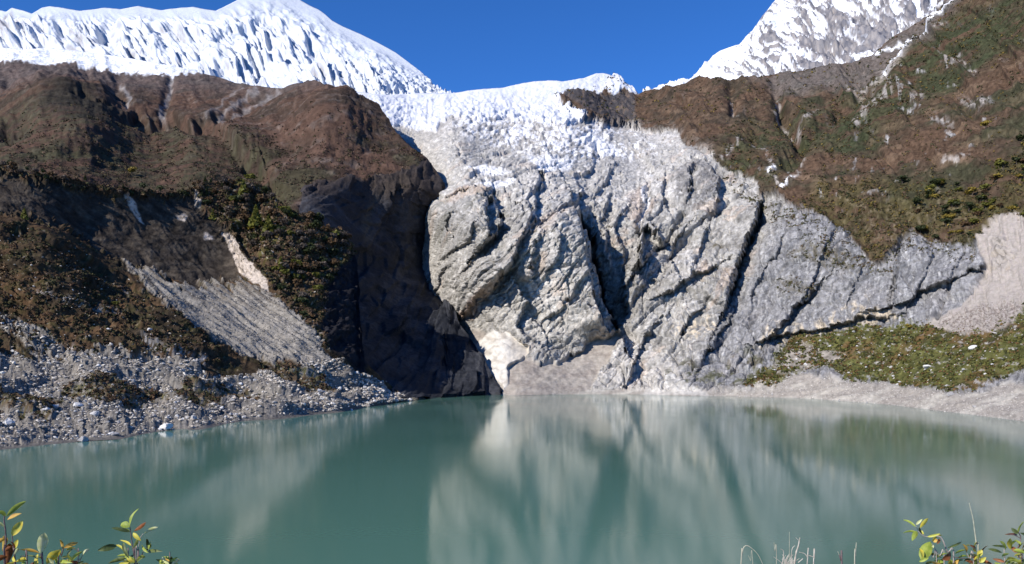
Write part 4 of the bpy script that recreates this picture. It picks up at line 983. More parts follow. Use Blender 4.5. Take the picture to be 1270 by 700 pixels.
STONE = [(.40, .365, .31), (.47, .43, .37), (.28, .255, .22), (.40, .345, .28), (.19, .175, .15), (.58, .545, .48)]
M_STONE = ground_mat('broken_stone', .5, .22, .4, .9, .2)
mk = moraine.masks
inF = ((moraine.px > -40) & (moraine.v[:moraine.P.shape[0]] > .012)).astype(float)
stone_field('shore_stones', 'countless pale grey stones heaped along the left shore', moraine, mk['stony'] * inF * (mk['stony'] > .4) * (.35 + sstep(-.1, .2, noise(moraine.px / 24, moraine.py / 7, seed=801))), 16000, 1.2, 7.0, STONE, M_STONE, 5, 3.6)
stone_field('scree_stones', 'fine pale grey stones lying in the chute below the hollow', moraine, mk['scree'] * inF, 6500, 1.0, 2.8, [(.30, .27, .23), (.22, .20, .17), (.38, .345, .29), (.15, .135, .115)], M_STONE, 6)
stone_field('slope_stones', 'scattered stones showing through the scrub of the left slope', moraine, (mk['tong'] * .4 + mk['vegs'] + .12 * mk['spur']) * inF * (mk['stony'] < .5), 900, 1.0, 4.5, STONE, M_STONE, 7)
vm = valley.masks
PALE = [(.50, .46, .41), (.56, .53, .48), (.40, .37, .33), (.46, .42, .38)]
nearr = ((valley.px > 880) & (valley.px < 1310)).astype(float)
stone_field('apron_stones', 'pale stones strewn over the green slope at right', valley, vm['apron'] * nearr, 750, .9, 3.6, PALE, M_STONE, 8)
stone_field('beach_stones', 'small pale stones along the far right shore', valley, vm['beach'] * nearr, 2600, .8, 2.6, PALE, M_STONE, 9)
stone_field('scar_stones', 'brown and grey rubble at the foot of the pink scree', valley, inside([(1160, 404), (1199, 384), (1262, 376), (1275, 384), (1254, 406), (1199, 418)], valley.px, valley.py, 4) * nearr, 900, 1.0, 2.6, [(.30, .25, .21), (.20, .16, .14), (.46, .42, .38)], M_STONE, 10)

def nearest(sheet, x, y):
    d = (sheet.px - x) ** 2 + (sheet.py - y) ** 2
    i = np.unravel_index(np.argmin(d), d.shape); return sheet.P[i].astype(float)

BOULD = []
_rs = np.random.RandomState(77)
for k in range(8):
    v, f = rock_shape(2, _rs, 11)
    v = v + .05 * np.stack([fbm(v[:, 0] * 2 + k, v[:, 1] * 2 + v[:, 2], 3, seed=600 + j) for j in range(3)], -1)
    sub = []
    for ci, c in enumerate([(.46, .45, .43), (.60, .59, .56), (.33, .32, .31)]):
        sub.append(mesh_from('boulder', v, f, M_STONE, False, np.full((len(v), 3), c)))
    BOULD.append(sub)

def boulder(p, size, label, group=None, tone=0, shape=None, flat=1.0, name='boulder'):
    o = link(name, BOULD[_rs.randint(8) if shape is None else shape][tone])
    o.location = (p[0], p[1], p[2] + size * .12); o.scale = (size * .5, size * .5, size * .5 * flat)
    o.rotation_euler = (_rs.uniform(-.25, .25), _rs.uniform(-.25, .25), _rs.uniform(0, 6.28))
    tag(o, label, 'boulder', group); return o

for x, y, w, tone, lab in [(205, 534, 22, 1, 'largest white boulder at the water edge of the left shore'),
        (96, 512, 17, 1, 'white block standing in the middle of the left stony shore'), (69, 506, 13, 1, 'flat white boulder beside a small patch of green on the left shore'),
        (10, 529, 20, 1, 'flat pale boulder at the very left edge above the water'), (118, 524, 14, 0, 'tall grey boulder with a dark side near the left waterline'),
        (142, 541, 13, 2, 'dark boulder half in the water of the left shore'), (186, 418, 9, 1, 'lone white boulder on the rust brown slope at left'),
        (134, 425, 6, 1, 'small white boulder left of the lone one on the brown slope'), (103, 548, 15, 2, 'low dark boulder at the waterline left of the white block'),
        (57, 515, 11, 1, 'pale boulder below the small green patch on the left shore'), (165, 470, 9, 1, 'pale boulder in the upper part of the left stone field'),
        (240, 524, 10, 0, 'grey boulder right of the largest white one by the water'), (438, 519, 6, 1, 'small white boulder near the right tip of the stony shore')]:
    p = nearest(moraine, x, y); boulder(p, w * p[1] / 1000, lab, tone=tone, flat=.8)
for x, y, w, tone, lab in [(1152, 459, 12, 1, 'round pale boulder in the middle of the green slope at right'), (1136, 438, 5, 1, 'small pale boulder above the round one on the green slope'),
        (1180, 492, 12, 2, 'dark boulder on the pale shore at far right'), (1208, 434, 14, 1, 'long pale block among bushes at the right of the green slope'),
        (1210, 506, 8, 2, 'dark stone at the water edge of the right shore'), (957, 491, 3, 2, 'tiny dark upright stone at the far waterline'),
        (1075, 500, 3, 2, 'tiny dark stone at the waterline below the green slope'), (1040, 497, 3, 2, 'tiny dark stone left of the bare shore ridges')]:
    p = nearest(valley, x, y); boulder(p, w * p[1] / 1000, lab, tone=tone, flat=.8 if w > 3 else 1.5)
P, bx, by, _ = pick(moraine, mk['stony'] * inF * (mk['stony'] > .5), 200, _rs)
def BL(x, y, t):
    return (['mid grey', 'whitish', 'dark'][t] + ' boulder ' + ('near the waterline' if y > 520 - (x - 300) * .1 else 'high up' if y < 480 else 'halfway up')
            + (' at the wide left end of the left shore' if x < 150 else ' towards the narrow tip of the left shore' if x > 340 else ' on the middle stretch of the left shore'))
for p, x, y in zip(P, bx, by):
    tt = int(_rs.choice([0, 0, 1, 2]))
    boulder(p, _rs.uniform(4, 8.5) * p[1] / 1000, BL(x, y, tt), 'boulders on the stony left shore', tone=tt, flat=.85)
P, bx, by, _ = pick(valley, vm['apron'] * nearr * (valley.px < 1275), 34, _rs)
for p in P:
    _t = int(_rs.choice([0, 1]))
    boulder(p, _rs.uniform(3.5, 6.5) * p[1] / 1000, ('nearly white' if _t else 'mid grey') + ' boulder in the green scrub below the grey slabs, ' + ('towards the pink scree' if p[0] > 190 else 'towards the beige fan'), 'boulders on the green slope', tone=_t, flat=.8)

# ------------------------------------------------------------------ trees and shrubs
def leaf_mat(name, col, col2, rough=.6, trans=.25, scale=.6):
    m, nt, b = new_mat(name)
    geo = nt.nodes.new('ShaderNodeNewGeometry')
    nz = nt.nodes.new('ShaderNodeTexNoise'); nz.inputs['Scale'].default_value = scale; nz.inputs['Detail'].default_value = 4
    nt.links.new(geo.outputs['Position'], nz.inputs['Vector'])
    cr = nt.nodes.new('ShaderNodeValToRGB'); cr.color_ramp.elements[0].position = .35; cr.color_ramp.elements[1].position = .65
    cr.color_ramp.elements[0].color = (*col, 1); cr.color_ramp.elements[1].color = (*col2, 1)
    nt.links.new(nz.outputs['Fac'], cr.inputs['Fac']); nt.links.new(cr.outputs[0], b.inputs['Base Color'])
    b.inputs['Roughness'].default_value = rough; b.inputs['Specular IOR Level'].default_value = .2
    if trans:
        tr = nt.nodes.new('ShaderNodeBsdfTranslucent'); nt.links.new(cr.outputs[0], tr.inputs['Color'])
        mx = nt.nodes.new('ShaderNodeMixShader'); mx.inputs[0].default_value = trans
        nt.links.new(b.outputs[0], mx.inputs[1]); nt.links.new(tr.outputs[0], mx.inputs[2])
        nt.links.new(mx.outputs[0], nt.nodes['Material Output'].inputs['Surface'])
    return m

M_BARK = leaf_mat('bark', (.06, .045, .035), (.12, .10, .08), .9, 0, 3)
CROWN = {'yellow_green': leaf_mat('yellow_green_foliage', (.115, .120, .020), (.15, .145, .03)),
         'rust': leaf_mat('rust_foliage', (.095, .055, .028), (.14, .09, .045)),
         'dark_green': leaf_mat('dark_green_foliage', (.028, .038, .014), (.055, .065, .022)),
         'bare': leaf_mat('bare_twig_foliage', (.085, .066, .052), (.13, .105, .082)),
         'golden': leaf_mat('golden_foliage', (.20, .15, .025), (.28, .21, .04))}

def crown_mesh(kind, mat, rs):
    """many small leaf clumps through the crown volume; unit height"""
    V, Fc = [], []
    if kind == 'conifer':
        pts = []
        for i in range(170):
            t = rs.rand() ** .8; r = (1 - t) * .30 + .02; a = rs.uniform(0, 6.28); rr = r * rs.uniform(.45, 1.05)
            pts.append((math.cos(a) * rr, math.sin(a) * rr, .12 + .88 * t, .085 * (1.15 - .7 * t)))
    else:
        lobes = [(rs.uniform(-.28, .28), rs.uniform(-.28, .28), rs.uniform(.45, .78), rs.uniform(.18, .3)) for _ in range(6)]
        pts = []
        for i in range(190):
            l = lobes[rs.randint(6)]; d = rs.normal(size=3); d /= np.linalg.norm(d); d *= l[3] * rs.uniform(.6, 1.1)
            pts.append((l[0] + d[0], l[1] + d[1], max(.08, l[2] + d[2] * .85), rs.uniform(.05, .10)))
    for x, y, z, sz in pts:
        n = rs.normal(size=3) + np.array([x, y, .2]) * 3; n /= np.linalg.norm(n)
        u = np.cross(n, rs.normal(size=3)); u /= np.linalg.norm(u); w = np.cross(n, u)
        b = len(V); c = np.array([x, y, z])
        for su, sw in ((-1, -.6), (1, -.75), (.8, .7), (-.7, .9)):
            V.append(c + sz * (u * su + w * sw))
        Fc.append((b, b + 1, b + 2, b + 3))
    return mesh_from('crown', V, Fc, mat, False)

def trunk_mesh(kind, rs):
    V, Fc = [], []
    def tube(p0, p1, r0, r1, n=5):
        p0 = np.array(p0, float); p1 = np.array(p1, float); d = p1 - p0; d /= np.linalg.norm(d)
        u = np.cross(d, (0.3, .9, .1)); u /= np.linalg.norm(u); w = np.cross(d, u); b = len(V)
        for p, r in ((p0, r0), (p1, r1)):
            for i in range(n):
                a = 2 * math.pi * i / n; V.append(p + r * (u * math.cos(a) + w * math.sin(a)))
        for i in range(n): Fc.append((b + i, b + (i + 1) % n, b + n + (i + 1) % n, b + n + i))
    if kind == 'conifer':
        tube((0, 0, -.08), (0, 0, .5), .035, .02); tube((0, 0, .5), (.01, 0, .97), .02, .005)
        for i in range(8):
            z = .15 + .09 * i; a = rs.uniform(0, 6.28); r = .26 * (1 - z); tube((0, 0, z), (math.cos(a) * r, math.sin(a) * r, z + .03), .01, .004)
    else:
        tube((0, 0, -.1), (.02, .01, .3), .045, .03)
        for i in range(6):
            a = i + rs.uniform(0, .6); tube((.02, .01, .25 + .03 * i), (math.cos(a) * .28, math.sin(a) * .28, .6 + .04 * i), .02, .006)
    return mesh_from('trunk', V, Fc, M_BARK, True)

PROTO = {}
for kind in ('conifer', 'round'):
    for cn, cm in CROWN.items():
        rs = np.random.RandomState(abs(hash_ := sum(map(ord, kind + cn))) % 9999)
        PROTO[kind, cn] = [(trunk_mesh(kind, rs), crown_mesh(kind, cm, rs)) for _ in range(3)]

def tree(p, height, kind, cn, name, label, cat, group=None, wide=1.0):
    tm, cmh = PROTO[kind, cn][_rs.randint(3)]
    r = bpy.data.objects.new(name, None); COL.objects.link(r)
    r.location = tuple(float(c) for c in p); r.rotation_euler = (0, 0, _rs.uniform(0, 6.28)); r.scale = (height * wide, height * wide, height)
    r.empty_display_size = .2
    tag(r, label, cat, group)
    t = link('trunk', tm, r); c = link('crown', cmh, r)
    return r

# the bright ones that stand out
for x, y, hpx, kind, cn, nm, lab, cat in [
        (302, 247, 22, 'conifer', 'yellow_green', 'conifer_tree', 'bright yellow green conifer highest on the spur beside the hollow', 'tree'),
        (320, 288, 30, 'conifer', 'yellow_green', 'conifer_tree', 'tallest yellow green conifer in the middle of the wooded spur', 'tree'),
        (332, 292, 28, 'conifer', 'yellow_green', 'conifer_tree', 'yellow green conifer just right of the tallest one on the spur', 'tree'),
        (310, 280, 22, 'conifer', 'golden', 'conifer_tree', 'golden conifer just left of the tallest one on the spur', 'tree'),
        (266, 272, 16, 'conifer', 'yellow_green', 'conifer_tree', 'lone yellow green conifer at the right rim of the dark hollow', 'tree'),
        (348, 338, 18, 'conifer', 'yellow_green', 'conifer_tree', 'small yellow green conifer low on the wooded spur', 'tree'),
        (163, 222, 12, 'round', 'golden', 'round_bush', 'single golden bush on the hill crest above the dark hollow', 'bush'),
        (386, 315, 14, 'round', 'dark_green', 'round_bush', 'dark green bush near the right side of the wooded spur', 'bush'),
        (28, 285, 16, 'conifer', 'yellow_green', 'conifer_tree', 'yellow green conifer at the left edge on the brown slope', 'tree'),
        (142, 388, 9, 'round', 'yellow_green', 'round_bush', 'bright green bush on the lower brown slope at left', 'bush')]:
    sh = moraine if not (x == 163) else hills
    p = nearest(sh, x, y); tree(p, hpx * p[1] / 1000, kind, cn, nm, lab, cat)
for x, y, hpx, cn, lab in [(1119, 232, 12, 'dark_green', 'lone dark green bush on the reddish hillside at right'), (1225, 168, 11, 'golden', 'golden bush high at the right edge of the hillside'),
        (1128, 410, 8, 'golden', 'golden bush on the green slope right of the cliff foot'), (1206, 244, 12, 'golden', 'golden bush at the lower rim of the hillside left of the pink scar'),
        (1246, 222, 14, 'yellow_green', 'large yellow green bush above the pink scar')]:
    p = nearest(valley, x, y); tree(p, hpx * p[1] / 1000, 'round', cn, 'round_bush', lab, 'bush', wide=1.3)

def many(sheet, w, n, hmin, hmax, kinds, label, group, nm, cat, wide=1.2):
    P, bx, by, _ = pick(sheet, w, n, _rs)
    mx, my = np.median(bx), np.median(by)
    for p, x, y in zip(P, bx, by):
        k, cn = kinds[_rs.randint(len(kinds))]
        hh = _rs.uniform(hmin, hmax)
        lb = ('taller ' if hh > (hmin + hmax) / 2 else 'smaller ') + {'yellow_green': 'yellow green', 'rust': 'rust brown', 'dark_green': 'dark green', 'bare': 'nearly leafless brown', 'golden': 'golden'}[cn] + ' ' + label + (', left half' if x < mx else ', right half')
        tree(p, hh * p[1] / 1000, k, cn, nm, lb, cat, group, wide)
many(moraine, mk['spur'] * inF, 110, 8, 15, [('round', 'rust'), ('round', 'bare'), ('round', 'bare'), ('round', 'dark_green'), ('round', 'yellow_green')],
     'tree on the wooded spur', 'small trees on the wooded spur', 'broadleaf_tree', 'tree')
rim = inside([(0, 200), (100, 218), (230, 232), (290, 220), (300, 232), (240, 246), (150, 244), (60, 226), (0, 214)], moraine.px, moraine.py, 3)
many(moraine, rim * inF, 46, 6, 11, [('round', 'rust'), ('round', 'dark_green'), ('round', 'bare'), ('conifer', 'dark_green')],
     'tree on the rim above the dark hollow', 'small trees along the rim of the hollow', 'broadleaf_tree', 'tree', 1.0)
many(valley, vm['lowg'] * (valley.px > 1140) * (valley.px < 1290) * (valley.py > 140), 70, 6, 11, [('round', 'dark_green'), ('round', 'yellow_green'), ('round', 'rust'), ('round', 'golden'), ('round', 'dark_green')],
     'bush on the hillside above the pink scar', 'bushes above the scar at right', 'round_bush', 'bush', 1.5)

def shrub_field(name, label, sheet, w, n, smin, smax, cols, seed, leaves=9):
    """ground cover of low woody shrubs: leaf clumps standing on the slope"""
    rs = np.random.RandomState(seed)
    cl = fbm(sheet.px / 15 + seed, sheet.py / 9, octv=4, seed=700 + seed, gain=.65)
    P, px, py, _ = pick(sheet, w * (.06 + sstep(-.05, .30, cl)), n, rs)
    sz = (smin + (smax - smin) * rs.rand(n) ** 2) * P[:, 1] / 1000
    d = rs.normal(size=(n, leaves, 3)); d /= np.linalg.norm(d, axis=-1, keepdims=True); d[..., 2] = np.abs(d[..., 2]) * .9
    c = P[:, None] + d * sz[:, None, None] * .5
    nrm = d + .5 * rs.normal(size=d.shape); nrm /= np.linalg.norm(nrm, axis=-1, keepdims=True)
    u = np.cross(nrm, rs.normal(size=d.shape)); u /= np.linalg.norm(u, axis=-1, keepdims=True); v = np.cross(nrm, u)
    q = sz[:, None, None] * rs.uniform(.16, .30, (n, leaves, 1))
    V = np.stack([c - u * q - v * q * .7, c + u * q - v * q * .8, c + u * q * .8 + v * q, c - u * q * .7 + v * q * .8], 2)
    Fc = np.arange(n * leaves * 4).reshape(-1, 4)
    cc = np.array(cols)[rs.randint(0, len(cols), n)] * rs.uniform(.7, 1.3, (n, 1))
    C = np.repeat(cc[:, None], leaves * 4, 1).reshape(-1, 3)
    o = link(name, mesh_from(name, V.reshape(-1, 3), Fc, M_SHRUB, False, C)); tag(o, label, kind='stuff'); return o
M_SHRUB = ground_mat('shrub_leaves', .8, .3, .1, .8, .1)
BR = [(.095, .058, .034), (.080, .052, .034), (.060, .056, .026), (.115, .080, .044), (.042, .042, .020)]
shrub_field('slope_shrubs', 'rust and green shrubs covering the old moraine at left', moraine, (mk['tong'] * .5 + mk['spur'] * 1.2 + mk['vegs'] * 1.0 + rim * .5) * inF * (mk['scree'] < .3) * (mk['chute'] < .4) * (mk['bowl'] < .6), 9500, 2.5, 6.0, BR, 21, 8)
hin = ((hills.px > -10) & (hills.py > 130)).astype(float) * hills.masks['veg'] * sstep(120, 215, hills.py)
shrub_field('hill_shrubs', 'low brown and green scrub on the hills behind the moraine', hills, hin, 9000, 1.5, 4.0, [(.085, .055, .04), (.05, .045, .025), (.07, .06, .03), (.11, .075, .05)], 22, 6)
vin = ((valley.px < 1285)).astype(float)
shrub_field('hillside_shrubs', 'low green and rust scrub over the right hillside', valley, (vm['lowg'] * 1.2 + vm['gz'] * .5 + vm['brown'] * .22) * vin, 9500, 1.5, 4.2, [(.04, .045, .02), (.07, .062, .028), (.09, .058, .036), (.06, .055, .03), (.15, .11, .03)], 23, 6)
ledge_w = inside([(900, 225), (945, 244), (992, 264), (1047, 285), (1067, 313), (1093, 331), (1134, 290), (1211, 310), (1205, 330), (1130, 318), (1100, 350), (1050, 330), (1000, 300), (940, 270)], valley.px, valley.py, 8) + inside([(975, 318), (1010, 305), (1070, 330), (1060, 345), (1020, 330)], valley.px, valley.py, 6) + inside([(955, 352), (980, 345), (1015, 358), (1000, 372), (970, 366)], valley.px, valley.py, 5)
shrub_field('ledge_shrubs', 'green tufts clinging to the ledges of the grey slabs', valley, ledge_w * vm['rock'], 1500, 1.5, 4.0, [(.06, .06, .025), (.09, .08, .035), (.10, .07, .04)], 25, 6)
shrub_field('apron_shrubs', 'green and rust shrubs on the slope below the grey slabs', valley, vm['apron'] * vin, 6500, 1.5, 4.5, [(.10, .105, .03), (.07, .075, .025), (.14, .08, .035), (.12, .11, .03), (.045, .05, .02)], 24, 7)

# ------------------------------------------------------------------ plants on the near bank, in front of the camera
LEAFM = {}
def plant_leaf_mat(name, col, col2, trans=.35):
    m, nt, b = new_mat(name)
    tc = nt.nodes.new('ShaderNodeTexCoord')
    nz = nt.nodes.new('ShaderNodeTexNoise'); nz.inputs['Scale'].default_value = 90; nz.inputs['Detail'].default_value = 4
    nt.links.new(tc.outputs['Object'], nz.inputs['Vector'])
    cr = nt.nodes.new('ShaderNodeValToRGB'); cr.color_ramp.elements[0].position = .38; cr.color_ramp.elements[1].position = .62
    cr.color_ramp.elements[0].color = (*col, 1); cr.color_ramp.elements[1].color = (*col2, 1)
    nt.links.new(nz.outputs['Fac'], cr.inputs['Fac']); nt.links.new(cr.outputs[0], b.inputs['Base Color'])
    b.inputs['Roughness'].default_value = .5; b.inputs['Specular IOR Level'].default_value = .35
    tr = nt.nodes.new('ShaderNodeBsdfTranslucent'); nt.links.new(cr.outputs[0], tr.inputs['Color'])
    mx = nt.nodes.new('ShaderNodeMixShader'); mx.inputs[0].default_value = trans
    nt.links.new(b.outputs[0], mx.inputs[1]); nt.links.new(tr.outputs[0], mx.inputs[2])
    nt.links.new(mx.outputs[0], nt.nodes['Material Output'].inputs['Surface'])
    return m
LEAFM['g'] = plant_leaf_mat('green_leaf', (.28, .36, .055), (.42, .48, .09))
LEAFM['d'] = plant_leaf_mat('dark_green_leaf', (.05, .075, .02), (.12, .15, .04), .12)
LEAFM['y'] = plant_leaf_mat('yellow_leaf', (.72, .56, .06), (.62, .62, .12))
LEAFM['p'] = plant_leaf_mat('pale_leaf', (.62, .66, .26), (.78, .78, .45))
LEAFM['o'] = plant_leaf_mat('orange_leaf', (.60, .33, .06), (.70, .48, .10))
LEAFM['b'] = plant_leaf_mat('brown_leaf', (.16, .055, .02), (.28, .10, .03), .2)
M_STEM = plant_leaf_mat('shrub_stem', (.09, .06, .055), (.17, .12, .12), 0)
M_PALESTEM = plant_leaf_mat('pale_stem', (.27, .235, .21), (.40, .36, .32), 0)
M_DRY = plant_leaf_mat('dry_twig', (.34, .31, .25), (.52, .48, .40), 0)
M_DRYGRASS = plant_leaf_mat('dry_grass_stalk', (.36, .36, .26), (.50, .48, .36), .1)
_pr = random.Random(5)

def P3(x, y, Y): return Vector(((x - CX) / F * Y, Y, CAMH + (HY - y) / F * Y))

def leaf(parent, base, tip, w, c, Y, bend=None, turn=None):
    Y0 = Y + _pr.uniform(-.03, .03); b = P3(*base, Y0); t = P3(*tip, Y0 + _pr.uniform(-.03, .03))
    ax = t - b; L = ax.length; d = ax.normalized(); view = Vector((0, 1, 0))
    side = d.cross(view).normalized()
    turn = _pr.uniform(-.7, .7) if turn is None else turn
    q = Matrix.Rotation(turn, 3, d); side = q @ side; nrm = side.cross(d).normalized()
    if nrm.z < 0: nrm = -nrm
    bend = _pr.uniform(.04, .16) if bend is None else bend
    W = .85 * w / F * Y * .5 / max(.45, abs(math.cos(turn)))
    n = 9; V = []
    for i in range(n):
        u = i / (n - 1)
        ww = W * (math.sin(math.pi * (u ** .85)) ** .8 if 0 < u < 1 else 0) + W * .04
        c0 = b + d * L * u + nrm * (math.sin(math.pi * u) * bend * L)
        fold = .38 * ww; wav = .10 * W * math.sin(u * 9 + L * 900)
        V += [c0 - side * ww + nrm * (fold + wav), c0 - side * ww * .5 + nrm * fold * .35, c0, c0 + side * ww * .5 + nrm * fold * .35, c0 + side * ww + nrm * (fold - wav)]
    V = [v - b for v in V]
    Fc = [(i * 5 + k, i * 5 + k + 1, i * 5 + k + 6, i * 5 + k + 5) for i in range(n - 1) for k in range(4)]
    o = link('leaf', mesh_from('leaf', [tuple(v) for v in V], Fc, LEAFM[c], True), parent)
    o.location = b - parent.location
    return o

def stem_mesh(paths, mat, name='stem'):
    V, Fc = [], []
    for pts, r0, r1 in paths:
        n = 6; b0 = len(V); m = len(pts)
        for i, p in enumerate(pts):
            d = (pts[min(i + 1, m - 1)] - pts[max(i - 1, 0)]).normalized()
            u = d.cross(Vector((.2, 1, .1))).normalized(); w = d.cross(u); r = r0 + (r1 - r0) * i / (m - 1); r *= 1 + .18 * math.sin(i * 2.7)
            for k in range(n):
                a = 2 * math.pi * k / n; V.append(tuple(p + u * math.cos(a) * r + w * math.sin(a) * r))
        for i in range(m - 1):
            for k in range(n):
                Fc.append((b0 + i * n + k, b0 + i * n + (k + 1) % n, b0 + (i + 1) * n + (k + 1) % n, b0 + (i + 1) * n + k))
    return mesh_from(name, V, Fc, mat, True)

def smooth_path(pts, k=4):
    out = []
    n = len(pts)
    for i in range(n - 1):
        p0 = pts[max(i - 1, 0)]; p1 = pts[i]; p2 = pts[i + 1]; p3 = pts[min(i + 2, n - 1)]
        for j in range(k):
            t = j / k
            out.append(.5 * ((2 * p1) + (p2 - p0) * t + (2 * p0 - 5 * p1 + 4 * p2 - p3) * t * t + (3 * p1 - p0 - 3 * p2 + p3) * t ** 3))
    out.append(pts[-1]); return out

def plant(name, label, cat, Y, root_x, stems, leaves, stem_mat=None, extra=()):
    """stems: (pixel points from low to high, radius px low, radius px high); each that starts at the picture's foot is carried down to the root"""
    gz = 18.35
    root = bpy.data.objects.new(name, None); COL.objects.link(root); root.location = ((root_x - CX) / F * Y, Y, gz - .03); root.empty_display_size = .1
    tag(root, label, cat)
    for st in stems:
        pts, r0, r1 = st[:3]; r0 *= .75; r1 *= .75; mt = st[3] if len(st) > 3 else (stem_mat or M_STEM)
        pp = [P3(x, y, Y) for x, y in pts]
        if 699 <= pts[0][1] <= 706 or pts[0][1] > 740:
            low = root.location + Vector((_pr.uniform(-.03, .03), _pr.uniform(-.03, .03), 0))
            mid = low.lerp(pp[0], .55) + Vector((_pr.uniform(-.03, .03), 0, .05)); pp = [low, mid] + pp; r0 = r0 * 1.3
        pp = [p - root.location for p in smooth_path(pp)]
        link('stem', stem_mesh([(pp, r0 / F * Y, r1 / F * Y)], mt), root)
    for lf in leaves: leaf(root, lf[0], lf[1], lf[2], lf[3], Y)
    if leaves:                                   # lower leaves crowding towards the root
        xs = [st[0][0][0] for st in stems if st[0][0][1] >= 699]
        for i in range(9):
            x = _pr.choice(xs); y = _pr.uniform(695, 712); a = _pr.uniform(-2.9, -.25); L = _pr.uniform(9, 16)
            leaf(root, (x, y), (x + math.cos(a) * L * 1.1, y + math.sin(a) * L * .7), _pr.uniform(3.5, 5.5), _pr.choice('ggddyyob'), Y)
    return root

plant('leafy_shrub', 'leafy shrub with yellow and brown leaves in the bottom left corner', 'shrub', 1.9, 10,
      [([(6, 702), (7, 680), (7, 660), (5, 645), (6, 640)], 1.6, .9), ([(19, 702), (18, 688), (16, 675), (15, 664)], 1.4, .8)],
      [((8, 641), (32, 622), 6, 'g'), ((7, 641), (-4, 634), 8, 'g'), ((9, 645), (27, 637), 5, 'o'), ((15, 665), (28, 646), 10, 'y'), ((6, 655), (-4, 647), 4, 'p'), ((5, 668), (-6, 676), 5, 'o'),
       ((5, 665), (3, 684), 7, 'o'), ((12, 674), (7, 703), 10, 'b'), ((17, 684), (22, 669), 5, 'y'), ((18, 680), (11, 671), 6, 'b'), ((8, 690), (-4, 698), 7, 'b'), ((18, 688), (23, 680), 4, 'p'), ((6, 684), (14, 678), 5, 'b')])
plant('leafy_shrub', 'low shrub with one upright pale leaf and a yellow cluster near the bottom left', 'shrub', 1.95, 60,
      [([(53, 702), (52, 694), (50, 686)], 1.5, .8), ([(34, 702), (31, 693), (28, 689)], 1, .7), ([(72, 702), (76, 690), (79, 680)], 1.3, .8), ([(97, 700), (98, 690), (97, 684), (90, 680)], .7, .5), ([(99, 697), (103, 688), (110, 682)], .5, .4)],
      [((50, 687), (55, 661), 12, 'p'), ((49, 686), (24, 682), 5, 'o'), ((46, 703), (47, 687), 7, 'y'), ((22, 697), (33, 700), 4, 'g'), ((45, 692), (32, 689), 2.5, 'd'), ((58, 700), (75, 682), 10, 'y'), ((60, 694), (72, 686), 6, 'y'),
       ((78, 682), (74, 669), 4, 'o'), ((79, 680), (97, 673), 6, 'o'), ((82, 683), (94, 680), 4, 'y'), ((84, 692), (90, 681), 4, 'd'), ((88, 696), (103, 684), 4, 'g'), ((103, 688), (111, 681), 3, 'p'), ((76, 692), (88, 690), 4, 'd'),
       ((74, 697), (90, 698), 5, 'g'), ((92, 700), (84, 688), 4, 'y'), ((94, 698), (101, 692), 4, 'p'), ((70, 700), (64, 688), 6, 'g'), ((78, 701), (84, 694), 5, 'o'), ((95, 701), (104, 696), 4, 'd'), ((66, 702), (60, 692), 5, 'p')])
plant('leafy_shrub', 'tall shrub with narrow dark green leaves rising beside the lower left water', 'shrub', 1.85, 168,
      [([(167, 702), (166, 688), (164, 675), (162, 660), (161, 653)], 1.1, .7), ([(170, 702), (173, 694), (178, 684), (184, 676)], 1, .5), ([(169, 700), (171, 685), (174, 668), (178, 662)], .9, .5, M_PALESTEM), ([(160, 702), (159, 690), (154, 684)], .9, .6)],
      [((161, 653), (172, 631), 4.5, 'g'), ((161, 654), (150, 650), 8, 'g'), ((162, 660), (138, 655), 4.5, 'd'), ((161, 659), (150, 658), 4, 'g'), ((166, 659), (181, 648), 5, 'b'), ((179, 662), (196, 654), 5, 'p'), ((165, 661), (175, 671), 5.5, 'y'),
       ((163, 677), (149, 670), 4, 'y'), ((145, 677), (121, 683), 9, 'd'), ((144, 679), (122, 683), 3.5, 'p'), ((144, 676), (154, 685), 4.5, 'y'), ((153, 673), (160, 693), 5.5, 'd'), ((171, 668), (164, 681), 5, 'd'), ((183, 685), (202, 684), 4.5, 'd'),
       ((184, 686), (176, 676), 4, 'g'), ((183, 681), (182, 668), 4, 'd'), ((187, 674), (180, 684), 4.5, 'd'), ((184, 682), (188, 672), 3, 'g'), ((156, 692), (134, 699), 6, 'd'), ((158, 689), (145, 690), 4, 'g'), ((160, 698), (147, 702), 6, 'y'), ((158, 694), (167, 688), 3, 'd'), ((163, 700), (150, 694), 5, 'd')])
plant('leafy_shrub', 'tip of a small shrub with fanned pale leaves right of the tall lower left shrub', 'shrub', 1.9, 210,
      [([(211, 704), (211, 699)], 1, .8)],
      [((209, 700), (193, 694), 4, 'd'), ((210, 701), (201, 691), 4.5, 'p'), ((211, 702), (213, 690), 4, 'd'), ((212, 702), (223, 694), 4.5, 'p'), ((209, 702), (197, 699), 3.5, 'g'), ((213, 703), (221, 699), 3.5, 'g')])
